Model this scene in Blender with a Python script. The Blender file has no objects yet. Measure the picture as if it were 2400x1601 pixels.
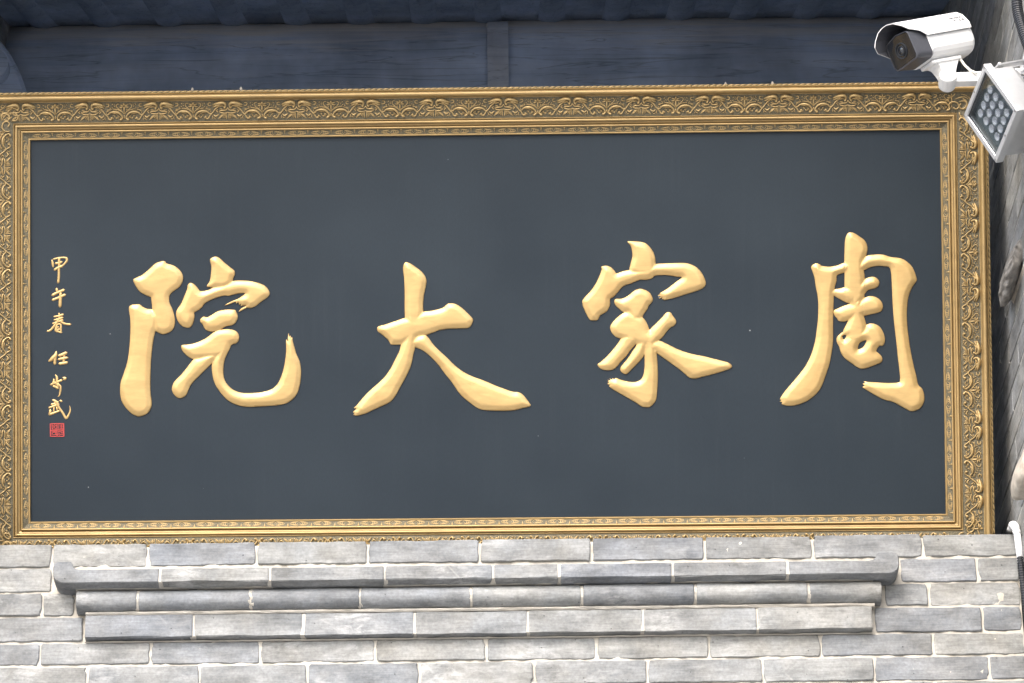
import bpy, math, random
import numpy as np
from mathutils import Matrix, Vector
from mathutils.geometry import delaunay_2d_cdt
random.seed(7); np.random.seed(7)
SC = bpy.context.scene
COL = SC.collection

# ------------------------------------------------------------------ camera
FPX = 8000.0                                # focal length in photograph pixels (2400 px wide frame)
PITCH = math.atan(0.45); ROLL = 0.0118
CAM = Vector((0, -8, 1.6))
_F = Vector((0, math.cos(PITCH), math.sin(PITCH)))
_U0 = Vector((0, -math.sin(PITCH), math.cos(PITCH))); _R0 = Vector((1, 0, 0))
_R = _R0*math.cos(ROLL) - _U0*math.sin(ROLL)
_U = _U0*math.cos(ROLL) + _R0*math.sin(ROLL)
cd = bpy.data.cameras.new('camera'); cam = bpy.data.objects.new('camera', cd); COL.objects.link(cam)
cd.lens = 120; cd.sensor_width = 36; cd.clip_start = 0.1; cd.clip_end = 2000
M = Matrix((_R, _U, -_F)).transposed().to_4x4(); M.translation = CAM
cam.matrix_world = M
SC.camera = cam

# ------------------------------------------------------------------ sky, sun, exposure
SUN_EL, SUN_AZ = math.radians(42), math.radians(-20)     # azimuth from -y (behind the camera), negative = from the left
w = bpy.data.worlds.new('World'); SC.world = w; w.use_nodes = True
nt = w.node_tree; bg = nt.nodes['Background']
sky = nt.nodes.new('ShaderNodeTexSky'); sky.sky_type = 'NISHITA'; sky.sun_disc = False
sky.sun_elevation = SUN_EL; sky.sun_rotation = math.pi - SUN_AZ
sky.air_density = 1.0; sky.dust_density = 3.0; sky.ozone_density = 1.0
nt.links.new(sky.outputs[0], bg.inputs[0]); bg.inputs[1].default_value = 0.15
sl = bpy.data.lights.new('sun', 'SUN'); sun = bpy.data.objects.new('sun', sl); COL.objects.link(sun)
sl.energy = 0.8; sl.angle = math.radians(24); sl.color = (1, 0.975, 0.94)
sdir = Vector((math.sin(SUN_AZ)*math.cos(SUN_EL), -math.cos(SUN_AZ)*math.cos(SUN_EL), math.sin(SUN_EL)))
sun.rotation_euler = sdir.to_track_quat('Z', 'Y').to_euler()
sun.location = (0, 0, 20)
vs = SC.view_settings
SC.display_settings.display_device = 'sRGB'
vs.view_transform = 'Standard'; vs.look = 'None'; vs.gamma = 1; vs.use_curve_mapping = False
vs.exposure = 1.82
SC.cycles.max_bounces = 6; SC.cycles.diffuse_bounces = 4; SC.cycles.glossy_bounces = 3; SC.cycles.transmission_bounces = 5
SC.cycles.caustics_reflective = False; SC.cycles.caustics_refractive = False
SC.cycles.use_adaptive_sampling = True; SC.cycles.adaptive_threshold = 0.02
SC.cycles.use_denoising = True

# ------------------------------------------------------------------ helpers
def ray(px, py):
    return _F + _R*((px-1200)/FPX) + _U*((800.5-py)/FPX)
def P(px, py, Y):                          # the point of the plane y = Y that the photograph shows at a pixel
    d = ray(px, py); return CAM + d*((Y-CAM.y)/d.y)

def link(o, parent=None):
    COL.objects.link(o)
    if parent: o.parent = parent
    return o
def mesh(name, V, Fc, mat=None, smooth=False, mats=None, midx=None):
    me = bpy.data.meshes.new(name); me.from_pydata([tuple(v) for v in V], [], [tuple(f) for f in Fc])
    for m in ([mat] if mats is None else mats): me.materials.append(m)
    if smooth: me.polygons.foreach_set('use_smooth', [True]*len(me.polygons))
    if midx is not None: me.polygons.foreach_set('material_index', midx)
    me.update(); return me
def obj(name, V, Fc, mat, parent=None, smooth=False, **k):
    return link(bpy.data.objects.new(name, mesh(name, V, Fc, mat, smooth, **k)), parent)
def inst(name, me, parent, M):
    o = bpy.data.objects.new(name, me); link(o, parent); o.matrix_local = M; return o
def empty(name, loc=(0, 0, 0)):
    o = bpy.data.objects.new(name, None); o.empty_display_size = .05; COL.objects.link(o); o.location = loc; return o
def tag(o, label, cat, group=None, kind=None):
    o['label'] = label; o['category'] = cat
    if group: o['group'] = group
    if kind: o['kind'] = kind
    return o
def sub(L, n=3, closed=False):             # Catmull-Rom through a list of equal-length tuples
    A = [np.array(p, float) for p in L]; N = len(A); out = []
    for i in range(N if closed else N-1):
        if closed: p0, p1, p2, p3 = A[i-1], A[i], A[(i+1) % N], A[(i+2) % N]
        else: p0, p1, p2, p3 = A[max(i-1, 0)], A[i], A[i+1], A[min(i+2, N-1)]
        for k in range(n):
            t = k/n
            out.append(.5*((2*p1)+(p2-p0)*t+(2*p0-5*p1+4*p2-p3)*t*t+(3*p1-p0-3*p2+p3)*t**3))
    if not closed: out.append(A[-1])
    return out
class MB:
    def __init__(s): s.V = []; s.F = []; s.I = []
    def add(s, V, F, i=0):
        b = len(s.V); s.V += [tuple(v) for v in V]; s.F += [tuple(b+x for x in f) for f in F]; s.I += [i]*len(F)
    def box(s, c, size, rot=None, i=0, bev=0.0):
        x, y, z = [a/2 for a in size]
        if bev:
            b = bev; pts = []
            for sx in (-1, 1):
                for sy in (-1, 1):
                    for sz in (-1, 1):
                        pts += [(sx*(x-b), sy*(y-b), sz*z), (sx*(x-b), sy*y, sz*(z-b)), (sx*x, sy*(y-b), sz*(z-b))]
            import bmesh
            bm = bmesh.new()
            for q in pts: bm.verts.new(q)
            bmesh.ops.convex_hull(bm, input=bm.verts[:]); bm.verts.index_update()
            V = [v.co.copy() for v in bm.verts]; F = [[v.index for v in f.verts] for f in bm.faces]; bm.free()
        else:
            V = [Vector((a, b, d)) for a in (-x, x) for b in (-y, y) for d in (-z, z)]
            F = [(0, 1, 3, 2), (4, 6, 7, 5), (0, 4, 5, 1), (2, 3, 7, 6), (0, 2, 6, 4), (1, 5, 7, 3)]
        if rot is not None: V = [rot @ v for v in V]
        s.add([v+Vector(c) for v in V], F, i)
    def tube(s, pts, rad, n=12, i=0, cap=True):
        pts = [Vector(p) for p in pts]; R = rad if isinstance(rad, (list, tuple)) else [rad]*len(pts)
        up = None; rings = []
        for k, p in enumerate(pts):
            t = (pts[min(k+1, len(pts)-1)]-pts[max(k-1, 0)]).normalized()
            if up is None:
                up = t.orthogonal().normalized()
            else: up = (up - t*up.dot(t)).normalized()
            b = t.cross(up)
            rings.append([p+(up*math.cos(2*math.pi*a/n)+b*math.sin(2*math.pi*a/n))*R[k] for a in range(n)])
        V = [v for r in rings for v in r]; F = []
        for k in range(len(pts)-1):
            for a in range(n): F.append((k*n+a, k*n+(a+1) % n, (k+1)*n+(a+1) % n, (k+1)*n+a))
        if cap: F += [tuple(range(n))[::-1], tuple((len(pts)-1)*n+a for a in range(n))]
        s.add(V, F, i)
    def loft(s, rings, i=0, closed=True, cap=True):
        n = len(rings[0]); V = [v for r in rings for v in r]; F = []
        for k in range(len(rings)-1):
            for a in range(n if closed else n-1): F.append((k*n+a, k*n+(a+1) % n, (k+1)*n+(a+1) % n, (k+1)*n+a))
        if cap: F += [tuple(range(n))[::-1], tuple((len(rings)-1)*n+a for a in range(n))]
        s.add(V, F, i)
    def ridge(s, L, hr=.55, n=3, seg=4, i=0, k=1.0, z0=0.0):   # half-round tapered stroke, L = [(x, y, width)]
        Q = sub(L, n) if len(L) > 2 else [np.array(q, float) for q in L]
        xy = [(q[0]*k, q[1]*k) for q in Q]; W = [max(q[2], 1e-6)*k/2 for q in Q]
        d0 = (Vector(xy[0])-Vector(xy[1])).normalized(); d1 = (Vector(xy[-1])-Vector(xy[-2])).normalized()
        xs = [tuple(Vector(xy[0])+d0*W[0]*.8)]+xy+[tuple(Vector(xy[-1])+d1*W[-1]*.8)]; Ws = [W[0]*.25]+W+[W[-1]*.25]
        rings = []
        for j, (x, y) in enumerate(xs):
            a = Vector(xs[min(j+1, len(xs)-1)])-Vector(xs[max(j-1, 0)]); a.normalize(); nx, ny = -a.y, a.x
            r = Ws[j]
            rings.append([(x+nx*r*math.cos(math.pi*q/seg), y+ny*r*math.cos(math.pi*q/seg), z0+r*2*hr*math.sin(math.pi*q/seg)) for q in range(seg+1)])
        s.loft(rings, i, closed=False, cap=False)
    def ball(s, c, r, flat=.6, i=0, n=8, m=3):
        rings = [[(c[0]+r*math.cos(2*math.pi*a/n)*math.cos(math.pi/2*j/m), c[1]+r*math.sin(2*math.pi*a/n)*math.cos(math.pi/2*j/m), r*flat*1.6*math.sin(math.pi/2*j/m)) for a in range(n)] for j in range(m+1)]
        s.loft(rings, i, cap=False)
    def me(s, name, mats, smooth=False): return mesh(name, s.V, s.F, smooth=smooth, mats=mats, midx=s.I)
    def obj(s, name, mats, parent=None, smooth=False):
        return link(bpy.data.objects.new(name, s.me(name, mats if isinstance(mats, list) else [mats], smooth)), parent)

# ------------------------------------------------------------------ materials
class NT:
    def __init__(s, name):
        s.m = bpy.data.materials.new(name); s.m.use_nodes = True; s.t = s.m.node_tree; s.b = s.t.nodes['Principled BSDF']
        s.out = s.t.nodes['Material Output']
    def n(s, typ, **k):
        q = s.t.nodes.new('ShaderNode'+typ)
        for a, v in k.items():
            if a.startswith('_'): setattr(q, a[1:], v)
            else: s.set(q, a.replace('__', ' '), v)
        return q
    def set(s, q, a, v):
        i = q.inputs[int(a[1:])] if a[0] == 'i' and a[1:].isdigit() else q.inputs[a]
        if isinstance(v, bpy.types.NodeSocket): s.t.links.new(v, i)
        else: i.default_value = v
    def noise(s, vec, scale, detail=5, rough=.6, dist=0.0):
        return s.n('TexNoise', Vector=vec, Scale=scale, Detail=detail, Roughness=rough, Distortion=dist).outputs['Fac']
    def mapv(s, vec, scale=(1, 1, 1), loc=(0, 0, 0), rot=(0, 0, 0)):
        return s.n('Mapping', Vector=vec, Scale=scale, Location=loc, Rotation=rot).outputs[0]
    def ramp(s, fac, stops):
        q = s.n('ValToRGB', Fac=fac); e = q.color_ramp.elements
        while len(e) < len(stops): e.new(.5)
        for k, (p, c) in enumerate(stops):
            e[k].position = p; e[k].color = (*c, 1) if isinstance(c, tuple) else (c, c, c, 1)
        return q.outputs[0]
    def mix(s, fac, a, b, typ='MIX'):
        q = s.n('Mix', _data_type='RGBA', _blend_type=typ)
        for i, v in ((0, fac), (6, a), (7, b)):
            if isinstance(v, bpy.types.NodeSocket): s.t.links.new(v, q.inputs[i])
            else: q.inputs[i].default_value = (*v, 1) if isinstance(v, tuple) else v
        return q.outputs[2]
    def math(s, op, a, b=0.5):
        q = s.n('Math', _operation=op, i0=a, i1=b); return q.outputs[0]
    def coord(s, o='Object'): return s.n('TexCoord').outputs[o]
    def bump(s, h, strength=.3, dist=.002):
        s.set(s.b, 'Normal', s.n('Bump', Height=h, Strength=strength, Distance=dist).outputs[0])
    def fin(s, color=None, rough=None, metal=None, spec=None):
        for a, v in (('Base Color', color), ('Roughness', rough), ('Metallic', metal), ('Specular IOR Level', spec)):
            if v is not None: s.set(s.b, a, (*v, 1) if isinstance(v, tuple) else v)
        return s.m

def m_plain(name, c, rough=.5, metal=0.0, var=.12, sc=25, bump=.1):
    t = NT(name); co = t.coord(); f = t.noise(co, sc)
    t.bump(t.noise(co, sc*8), bump, .0008)
    return t.fin(t.ramp(f, [(.3, tuple(x*(1-var) for x in c)), (.7, tuple(min(x*(1+var), 1) for x in c))]), rough, metal)

def m_brick(name, lo, hi, white=.55, tint=(1, 1, 1)):
    t = NT(name); oi = t.n('ObjectInfo'); rnd = oi.outputs['Random']
    off = t.n('CombineXYZ', X=t.math('MULTIPLY', rnd, 37.0), Y=t.math('MULTIPLY', rnd, 91.0), Z=t.math('MULTIPLY', rnd, 53.0)).outputs[0]
    v = t.n('VectorMath', _operation='ADD', i0=t.coord(), i1=off).outputs[0]
    r2 = t.n('TexWhiteNoise', _noise_dimensions='1D', W=rnd).outputs['Value']
    m_ = (lo+hi)/2
    base = t.ramp(rnd, [(0, tuple(lo*x for x in (.94, .98, 1.05))), (.3, tuple(m_*x for x in (1.0, 1.0, .97))), (.55, tuple(m_*.92*x for x in (.96, .99, 1.03))), (.8, tuple(hi*x for x in (1.0, 1.0, .97))), (1, tuple(m_*1.05*x for x in (1.02, 1.0, .94)))])
    base = t.mix(1.0, base, tint, 'MULTIPLY')
    cloud = t.noise(t.mapv(v, (.55, 1, 1.2)), 15, 4, .6)
    col = t.mix(.8, base, t.ramp(cloud, [(.3, .55), (.5, .98), (.7, 1.4)]), 'MULTIPLY')
    col = t.mix(t.ramp(t.noise(v, 8, 3), [(.42, 0.0), (.72, .6)]), col, t.mix(1.0, col, (.92, .98, 1.07), 'MULTIPLY'))
    col = t.mix(t.ramp(t.noise(t.mapv(v, loc=(5, 2, 8)), 10, 3), [(.5, 0.0), (.75, .5)]), col, t.mix(1.0, col, (1.04, 1.0, .92), 'MULTIPLY'))
    # wire-cut grain along the brick
    gr = t.noise(t.mapv(v, (14, 60, 210)), 1.0, 3, .7)
    col = t.mix(.55, col, t.ramp(gr, [(.3, .75), (.7, 1.28)]), 'MULTIPLY')
    col = t.mix(.5, col, t.ramp(t.noise(v, 130, 2, .7), [(.3, .72), (.7, 1.3)]), 'MULTIPLY')
    # lime wiped over the face, different on every brick
    sm = t.noise(t.mapv(v, (16, 40, 40)), 1.0, 5, .75, .4)
    patch = t.noise(v, 6, 2, .5)
    smf = t.math('MULTIPLY', t.ramp(sm, [(.47, 0.0), (.72, 1.0)]), t.ramp(patch, [(.46, 0.0), (.66, 1.0)]))
    smf = t.math('MULTIPLY', smf, t.math('ADD', t.math('MULTIPLY', r2, .9), .15))
    col = t.mix(t.math('MULTIPLY', smf, white), col, (.50, .50, .485))
    # a few tool scratches crossing at an angle
    wv = t.n('TexWave', Vector=t.mapv(v, rot=(0, .75, 0)), Scale=3.2, Distortion=2.0, Detail=1.0); wv.bands_direction = 'X'
    scr = t.math('MULTIPLY', t.ramp(wv.outputs['Fac'], [(.992, 0.0), (.999, 1.0)]), t.ramp(t.noise(v, 6, 2), [(.62, 0.0), (.68, .22)]))
    col = t.mix(scr, col, (.48, .47, .44))
    # pits
    vo = t.n('TexVoronoi', Vector=v, Scale=48.0)
    pit = t.math('MULTIPLY', t.ramp(vo.outputs['Distance'], [(.06, 1.0), (.11, 0.0)]), t.ramp(t.n('SeparateColor', Color=vo.outputs['Color']).outputs[0], [(.66, 0.0), (.70, 1.0)]))
    col = t.mix(t.math('MULTIPLY', pit, .6), col, (.05, .05, .05))
    h = t.math('ADD', t.math('MULTIPLY', gr, .45), t.math('SUBTRACT', t.noise(v, 22, 3), t.math('MULTIPLY', pit, 1.5)))
    t.bump(h, .5, .003)
    return t.fin(col, .88, 0.0, .25)

def m_mortar(name, c):
    t = NT(name); co = t.coord()
    col = t.ramp(t.noise(co, 30, 6, .65), [(.25, tuple(x*.72 for x in c)), (.5, c), (.8, tuple(min(1, x*1.08) for x in c))])
    dirt = t.ramp(t.noise(co, 6, 5, .6), [(.58, 0.0), (.75, .5)])
    col = t.mix(dirt, col, (.34, .29, .21))
    t.bump(t.noise(co, 140, 6, .7), .6, .002)
    return t.fin(col, .95, 0.0, .2)

def m_gold(name, c, dark, metal=.45, rough=.42, brush=(14, 60, 60), patina=.35, con=1.0):
    t = NT(name); co = t.coord()
    st = t.noise(t.mapv(co, brush), 1.0, 4, .65, .6)
    col = t.ramp(st, [(.3, tuple(x*(1-.12*con) for x in c)), (.55, c), (.75, tuple(min(1, x*(1+.08*con)) for x in c))])
    cl = t.noise(co, 11, 4, .65)
    col = t.mix(t.ramp(cl, [(.5, 0.0), (.78, patina)]), col, dark)
    fine = t.noise(co, 160, 3)
    t.bump(t.math('ADD', st, t.math('MULTIPLY', fine, .5)), .3, .0012)
    return t.fin(col, t.ramp(t.math('MULTIPLY', t.math('ADD', st, cl), .5), [(.35, rough-.08), (.65, rough+.12)]), metal)

def m_wood(name, lo, hi, axis='X', gs=1.0):
    t = NT(name); co = t.coord()
    sc = {'X': (1.2, 22, 22), 'Y': (22, 1.2, 22), 'Z': (22, 22, 1.2)}[axis]
    g = t.noise(t.mapv(co, tuple(x*gs for x in sc)), 1.0, 8, .68, .6)
    crack = t.ramp(t.noise(t.mapv(co, tuple(x*gs*1.4 for x in sc), loc=(3, 1, 7)), 1.0, 3, .5, 1.0), [(.485, 1.0), (.5, .25), (.515, 1.0)])
    patch = t.ramp(t.noise(co, 3, 5, .6), [(.35, .7), (.7, 1.35)])
    col = t.mix(1.0, t.ramp(g, [(.3, lo), (.7, hi)]), patch, 'MULTIPLY')
    col = t.mix(.4, col, crack, 'MULTIPLY')
    t.bump(t.math('ADD', g, t.math('MULTIPLY', crack, .6)), .5, .004)
    return t.fin(col, .8, 0.0, .3)

def m_painted_toplight(name, lo, hi, lit_tone):  # wood with a streaky pale upper side, light painted into the colour
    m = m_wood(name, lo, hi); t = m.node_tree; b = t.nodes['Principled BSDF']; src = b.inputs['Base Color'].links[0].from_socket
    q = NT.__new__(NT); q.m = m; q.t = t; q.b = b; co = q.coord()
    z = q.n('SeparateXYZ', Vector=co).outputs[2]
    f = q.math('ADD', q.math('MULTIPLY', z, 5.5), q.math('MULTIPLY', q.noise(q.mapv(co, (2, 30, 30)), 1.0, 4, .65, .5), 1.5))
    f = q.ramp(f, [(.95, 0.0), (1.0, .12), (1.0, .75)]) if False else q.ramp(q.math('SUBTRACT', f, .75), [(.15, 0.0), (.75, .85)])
    q.set(b, 'Base Color', q.mix(f, src, lit_tone)); return m
def m_panel():
    t = NT('black_lacquer'); co = t.coord()
    f = t.noise(co, 2.2, 5, .6); weave = t.noise(t.mapv(co, (420, 90, 90)), 1.0, 3, .6)
    col = t.mix(.5, t.ramp(f, [(.3, (.009, .016, .0235)), (.7, (.0135, .022, .0305))]), t.ramp(weave, [(.3, .8), (.7, 1.2)]), 'MULTIPLY')
    vo = t.n('TexVoronoi', Vector=co, Scale=13.0)
    sp = t.math('MULTIPLY', t.ramp(vo.outputs['Distance'], [(.018, 1.0), (.028, 0.0)]), t.ramp(t.n('SeparateColor', Color=vo.outputs['Color']).outputs[0], [(.6, 0.0), (.64, 1.0)]))
    drip = t.math('MULTIPLY', t.ramp(t.noise(t.mapv(co, (60, 2.5, 1)), 1.0, 4, .6), [(.52, 0.0), (.8, .03)]), t.ramp(t.noise(co, 3, 3), [(.42, 0.0), (.7, 1.0)]))
    col = t.mix(drip, col, (.2, .22, .24))
    col = t.mix(t.math('MULTIPLY', sp, .6), col, (.5, .5, .5))
    t.bump(t.math('ADD', weave, t.noise(co, 5, 4)), .06, .001)
    return t.fin(col, t.ramp(f, [(.3, .42), (.7, .56)]), 0.0, .30)

GOLD = m_gold('gilded_carving', (.53, .36, .148), (.38, .21, .065), .38, .40)
GOLDF = m_gold('gilded_moulding', (.40, .275, .118), (.22, .16, .08), .42, .42, (25, 25, 25), .4)
GOLDO = m_gold('gilded_ornament', (.42, .295, .13), (.19, .15, .08), .40, .42, (90, 90, 90), .6)
PATINA = m_plain('dark_patina', (.120, .102, .062), .55, .35, .5, 260, .8)
PANEL = m_panel()
RED = m_plain('red_seal_paint', (.44, .05, .045), .6)
BRICK = m_brick('grey_brick', .185, .228, .9, (.995, 1.0, .985))
BRICKS = m_brick('side_grey_brick', .205, .28, .5, (1.0, 1.0, .98))
MORTAR = m_mortar('lime_mortar', (.47, .44, .385))
MORTARD = m_mortar('thin_mortar', (.44, .43, .40))
WOOD = m_wood('dark_painted_timber', (.34, .43, .58), (.52, .59, .71))
WOODY = m_wood('dark_rafter_timber', (.25, .31, .43), (.40, .46, .55), 'Y')
WOODB = m_wood('bare_timber', (.10, .08, .065), (.19, .16, .13), 'Z')
STRAPW = m_wood('faded_strap_timber', (.42, .47, .56), (.60, .63, .68), 'X', 2.0)
TOPLIT = m_painted_toplight('painted_toplit_log', (.34, .43, .58), (.52, .59, .71), (.78, .74, .69))  # log timber whose lit upper band is part of its colour
WHITE = m_plain('white_enamel', (.74, .74, .73), .32, 0, .03, 12, .02)
CREAM = m_plain('cream_plastic', (.72, .70, .62), .4, 0, .06, 12, .02)
SILVER = m_plain('silver_paint', (.60, .61, .62), .35, .5, .06, 40, .05)
DGREY = m_plain('dark_grey_plastic', (.060, .062, .072), .38, 0, .1, 40, .05)
BLACK = m_plain('black_plastic', (.016, .018, .022), .4, 0, .1, 40, .05)
STEEL = m_plain('screw_steel', (.45, .45, .44), .3, .9)
PVC = m_plain('white_pvc', (.80, .81, .82), .35, 0, .03, 20, .02)
STONE = m_plain('pale_carved_stone', (.42, .38, .32), .9, 0, .3, 28, .5)
STONEG = m_plain('grey_carved_stone', (.20, .19, .175), .9, 0, .4, 45, .6)
_t = NT('courtyard_paving'); PAVE = _t.fin(_t.ramp(_t.noise(_t.coord(), .8, 2), [(.3, (.32, .31, .29)), (.7, (.40, .385, .36))]), .9)
TILE = m_plain('grey_roof_tile', (.12, .125, .13), .9, 0, .3, 6, .3)
INK = m_plain('dark_print', (.02, .02, .022), .6)
def m_glass(name, c, rough=.05):
    t = NT(name); t.set(t.b, 'Coat Weight', 1.0); t.set(t.b, 'Coat Roughness', .03)
    return t.fin(t.ramp(t.noise(t.coord(), 20, 3), [(.3, tuple(x*.8 for x in c)), (.7, c)]), rough, 0.0, .6)
LENSG = m_glass('dark_lens_glass', (.012, .014, .018))
def m_clear(name, c=(1, 1, 1), rough=.02):
    t = NT(name); tr = t.n('BsdfTransparent', Color=(*c, 1)); gl = t.n('BsdfGlossy', Roughness=.03); fz = t.n('LayerWeight', Blend=.25)
    mx = t.n('MixShader', i0=t.math('ADD', t.math('MULTIPLY', fz.outputs['Fresnel'], .5), .02), i1=tr.outputs[0], i2=gl.outputs[0]); t.t.links.new(mx.outputs[0], t.out.inputs['Surface'])
    return t.m
CLEAR = m_clear('clear_pane', (.93, .95, .95))
PLATE = m_plain('reflector_grey', (.30, .34, .35), .4, .1)
LENS = m_plain('lens_plastic', (.78, .78, .85), .2, 0, .05, 60, .02)

# ================================================================== SETTING
o = obj('ground', [(-150, -150, 0), (150, -150, 0), (150, 60, 0), (-150, 60, 0)], [(0, 1, 2, 3)], PAVE); o['kind'] = 'structure'

XW, XL = 1.262, -1.46          # side wall faces
ZT = 4.6557                    # top of the front wall
# ------------------------------------------------------------------ front wall, brick by brick
def brick_mesh(name, w, h, d, mat, jit=.0013, ch=.0022, rc=.0035, prof=None):
    """brick centred on x, z; front face on y = 0, body running back to y = d"""
    nx, nz = max(4, int(w/.022)), 4
    x, z = w/2, h/2
    path = [(-x+rc+(w-2*rc)*i/nx, -z) for i in range(nx+1)] + [(x, -z+rc+(h-2*rc)*i/nz) for i in range(nz+1)] + \
           [(x-rc-(w-2*rc)*i/nx, z) for i in range(nx+1)] + [(-x, z-rc-(h-2*rc)*i/nz) for i in range(nz+1)]
    a = np.array(path)
    for cx_, cz_ in ((-x, -z), (x, -z), (x, z), (-x, z)):      # knocked-off corners here and there
        if random.random() < .25:
            dd = np.hypot(a[:, 0]-cx_, a[:, 1]-cz_); kk = np.argsort(dd)[:1]
            for q_ in kk: a[q_] += np.array([-np.sign(cx_), -np.sign(cz_)])*random.uniform(.0015, .004)
    J = np.random.uniform(-jit, jit, a.shape); a = a+J
    n = len(a); cen = np.array([0, 0])
    inner = a - np.sign(a)*np.minimum(np.abs(a)*.2, ch*np.random.uniform(.6, 1.3, a.shape))
    tilt = np.random.uniform(-.0012, .0012, 2)
    fr = [(p[0], tilt[0]*p[0]/x+tilt[1]*p[1]/z, p[1]) for p in inner]
    md = [(p[0], ch+tilt[0]*p[0]/x+tilt[1]*p[1]/z, p[1]) for p in a]
    bk = [(p[0], d, p[1]) for p in a]
    V = fr+md+bk; F = [tuple(range(n))]
    for k in range(2):
        for i in range(n): F.append((k*n+(i+1) % n, k*n+i, (k+1)*n+i, (k+1)*n+(i+1) % n)[::-1])
    F = [tuple(f) for f in F]
    return mesh(name, V, F, mat)

wall = empty('brick_wall', (0, 0, 0))
tag(wall, 'grey brick gate wall with white mortar joints and stepped moulding below the plaque', 'wall')
XR = XW-.004
def zz(py): return P(0, py, 0).z            # height of a course line read at the photograph's left edge
Zl = [zz(y) for y in (1279.3, 1333.5, 1391.5, 1447.5, 1508.5, 1563.5)]; pitch = (Zl[1]-Zl[5])/4
Zl += [Zl[5]-pitch*(i+1) for i in range(4)]
def xx(px, c, Y=0): return P(px, 1300+58*c-.0118*px, Y).x
J = {0: [-140, 123, 346.5, 601, 862, 1124, 1387, 1651, 1905, 2162],
     1: [-165, 123, 2109, 2290], 2: [-150, 100, 176, 2071, 2177], 3: [-60, 197, 2048, 2302],
     4: [-165, 94.6, 352, 610, 879, 1140, 1398, 1661.6, 1924, 2187],
     5: [-55, 206, 468, 720, 984, 1252, 1517, 1788, 2049, 2319]}
JT = .0058
brick_i = 0
for c in range(9):
    z1, z0 = Zl[c], Zl[c+1]
    if c in J: xs = [xx(j, c) for j in J[c]]
    else:
        xs = [xx(j, c) for j in J[4 if c % 2 == 0 else 5]]
        xs = [x+random.uniform(-.01, .01) for x in xs]
    xs = [XL+.002]+[x for x in xs if x > XL+.05]+[XR]
    for a, b in zip(xs[:-1], xs[1:]):
        if c in (1, 2, 3) and b-a > .8: continue
        jt = JT*random.uniform(.7, 1.35); zj = JT*random.uniform(.8, 1.2)
        ztop = z1 if c == 0 else z1-zj/2
        zb = z0+zj/2
        me = brick_mesh('brick', b-a-jt, ztop-zb, .07, BRICK)
        o = link(bpy.data.objects.new('brick', me), wall)
        o.location = ((a+b)/2, random.uniform(-.0055, -.0015), (ztop+zb)/2)
        o.rotation_euler = (0, random.uniform(-.003, .003), 0)
# lime mortar, a lumpy sheet a little behind the brick faces
NXm, NZm = 420, 70
zlo = Zl[9]-.02
from mathutils import noise as mn
V = []; F = []
for j in range(NZm+1):
    for i in range(NXm+1):
        x = XL+.001+(XR-XL-.002)*i/NXm; z = zlo+(ZT-.008-zlo)*j/NZm
        y = .0012+.0036*mn.noise((x*22, z*22, 3))+.003*mn.noise((x*70, z*70, 9))
        V.append((x, y, z))
for j in range(NZm):
    for i in range(NXm):
        a = j*(NXm+1)+i; F.append((a, a+1, a+NXm+2, a+NXm+1))
obj('mortar', V, F, MORTAR, wall, True)
mb = MB(); mb.box(((XL+XR)/2, .30, (ZT-.012)/2), (XR-XL-.004, .46, ZT-.012)); mb.obj('wall_core', BRICK, wall)
mb = MB(); mb.box(((XL+XR)/2, .035, zlo/2), (XR-XL-.004, .066, zlo)); mb.obj('wall_base', BRICK, wall)

# ------------------------------------------------------------------ stepped moulding of shaped bricks
def sweep_brick(prof, x0, x1, jit=.0008, nseg=6, e0=.003, e1=.003):
    """profile [(y, z)] in a closed loop swept in x with softened ends"""
    rings = []; cy = sum(p[0] for p in prof)/len(prof); cz = sum(p[1] for p in prof)/len(prof)
    xs = [x0, x0+e0]+[x0+e0+(x1-x0-e0-e1)*k/nseg for k in range(1, nseg)]+[x1-e1, x1]
    for k, x in enumerate(xs):
        s = .94 if k in (0, len(xs)-1) else 1
        rings.append([(x, cy+(p[0]-cy)*s+random.uniform(-jit, jit)*.5, cz+(p[1]-cz)*s+random.uniform(-jit, jit)) for p in prof])
    mb = MB(); mb.loft(rings); return mb
mould = empty('stepped_moulding'); mould.parent = wall
def zY(py, Y): return P(0, py, Y).z
def mcourse(name, joints, prof, pxs, smooth=False, jt=.0055):
    for a, b in zip(joints[:-1], joints[1:]):
        dz = random.uniform(-.001, .001)
        j1 = jt*random.uniform(.6, 1.3)
        dy_ = random.uniform(-.0022, .0022); mb = sweep_brick([(y+(dy_ if y < .01 else 0), z+dz) for y, z in prof], a+j1/2, b-j1/2, .0014)
        cx = (a+b)/2; cz = sum(p[1] for p in prof)/len(prof)
        mb.V = [(v[0]-cx, v[1], v[2]-cz) for v in mb.V]
        o = mb.obj(name, BRICK, mould, smooth); o.location = (cx, 0, cz)
# cap course (flat front, sloping underside)
Y1 = -.070
zt, zb_ = zY(1337, Y1), zY(1369, Y1)
cap = [(Y1, zb_+.002), (Y1, zt-.002), (Y1+.003, zt), (.02, zt), (.02, zb_-.006), (-.047, zb_-.006), (Y1+.003, zb_-.0005)]
def X_(px, Y, py): return P(px, py, Y).x
jc = [X_(p, Y1, 1350-.0118*p) for p in (177, 374.7, 633, 902, 1155, 1311, 1577, 1846, 2048)]
mcourse('cap_brick', jc[1:-1], cap, None)
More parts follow.
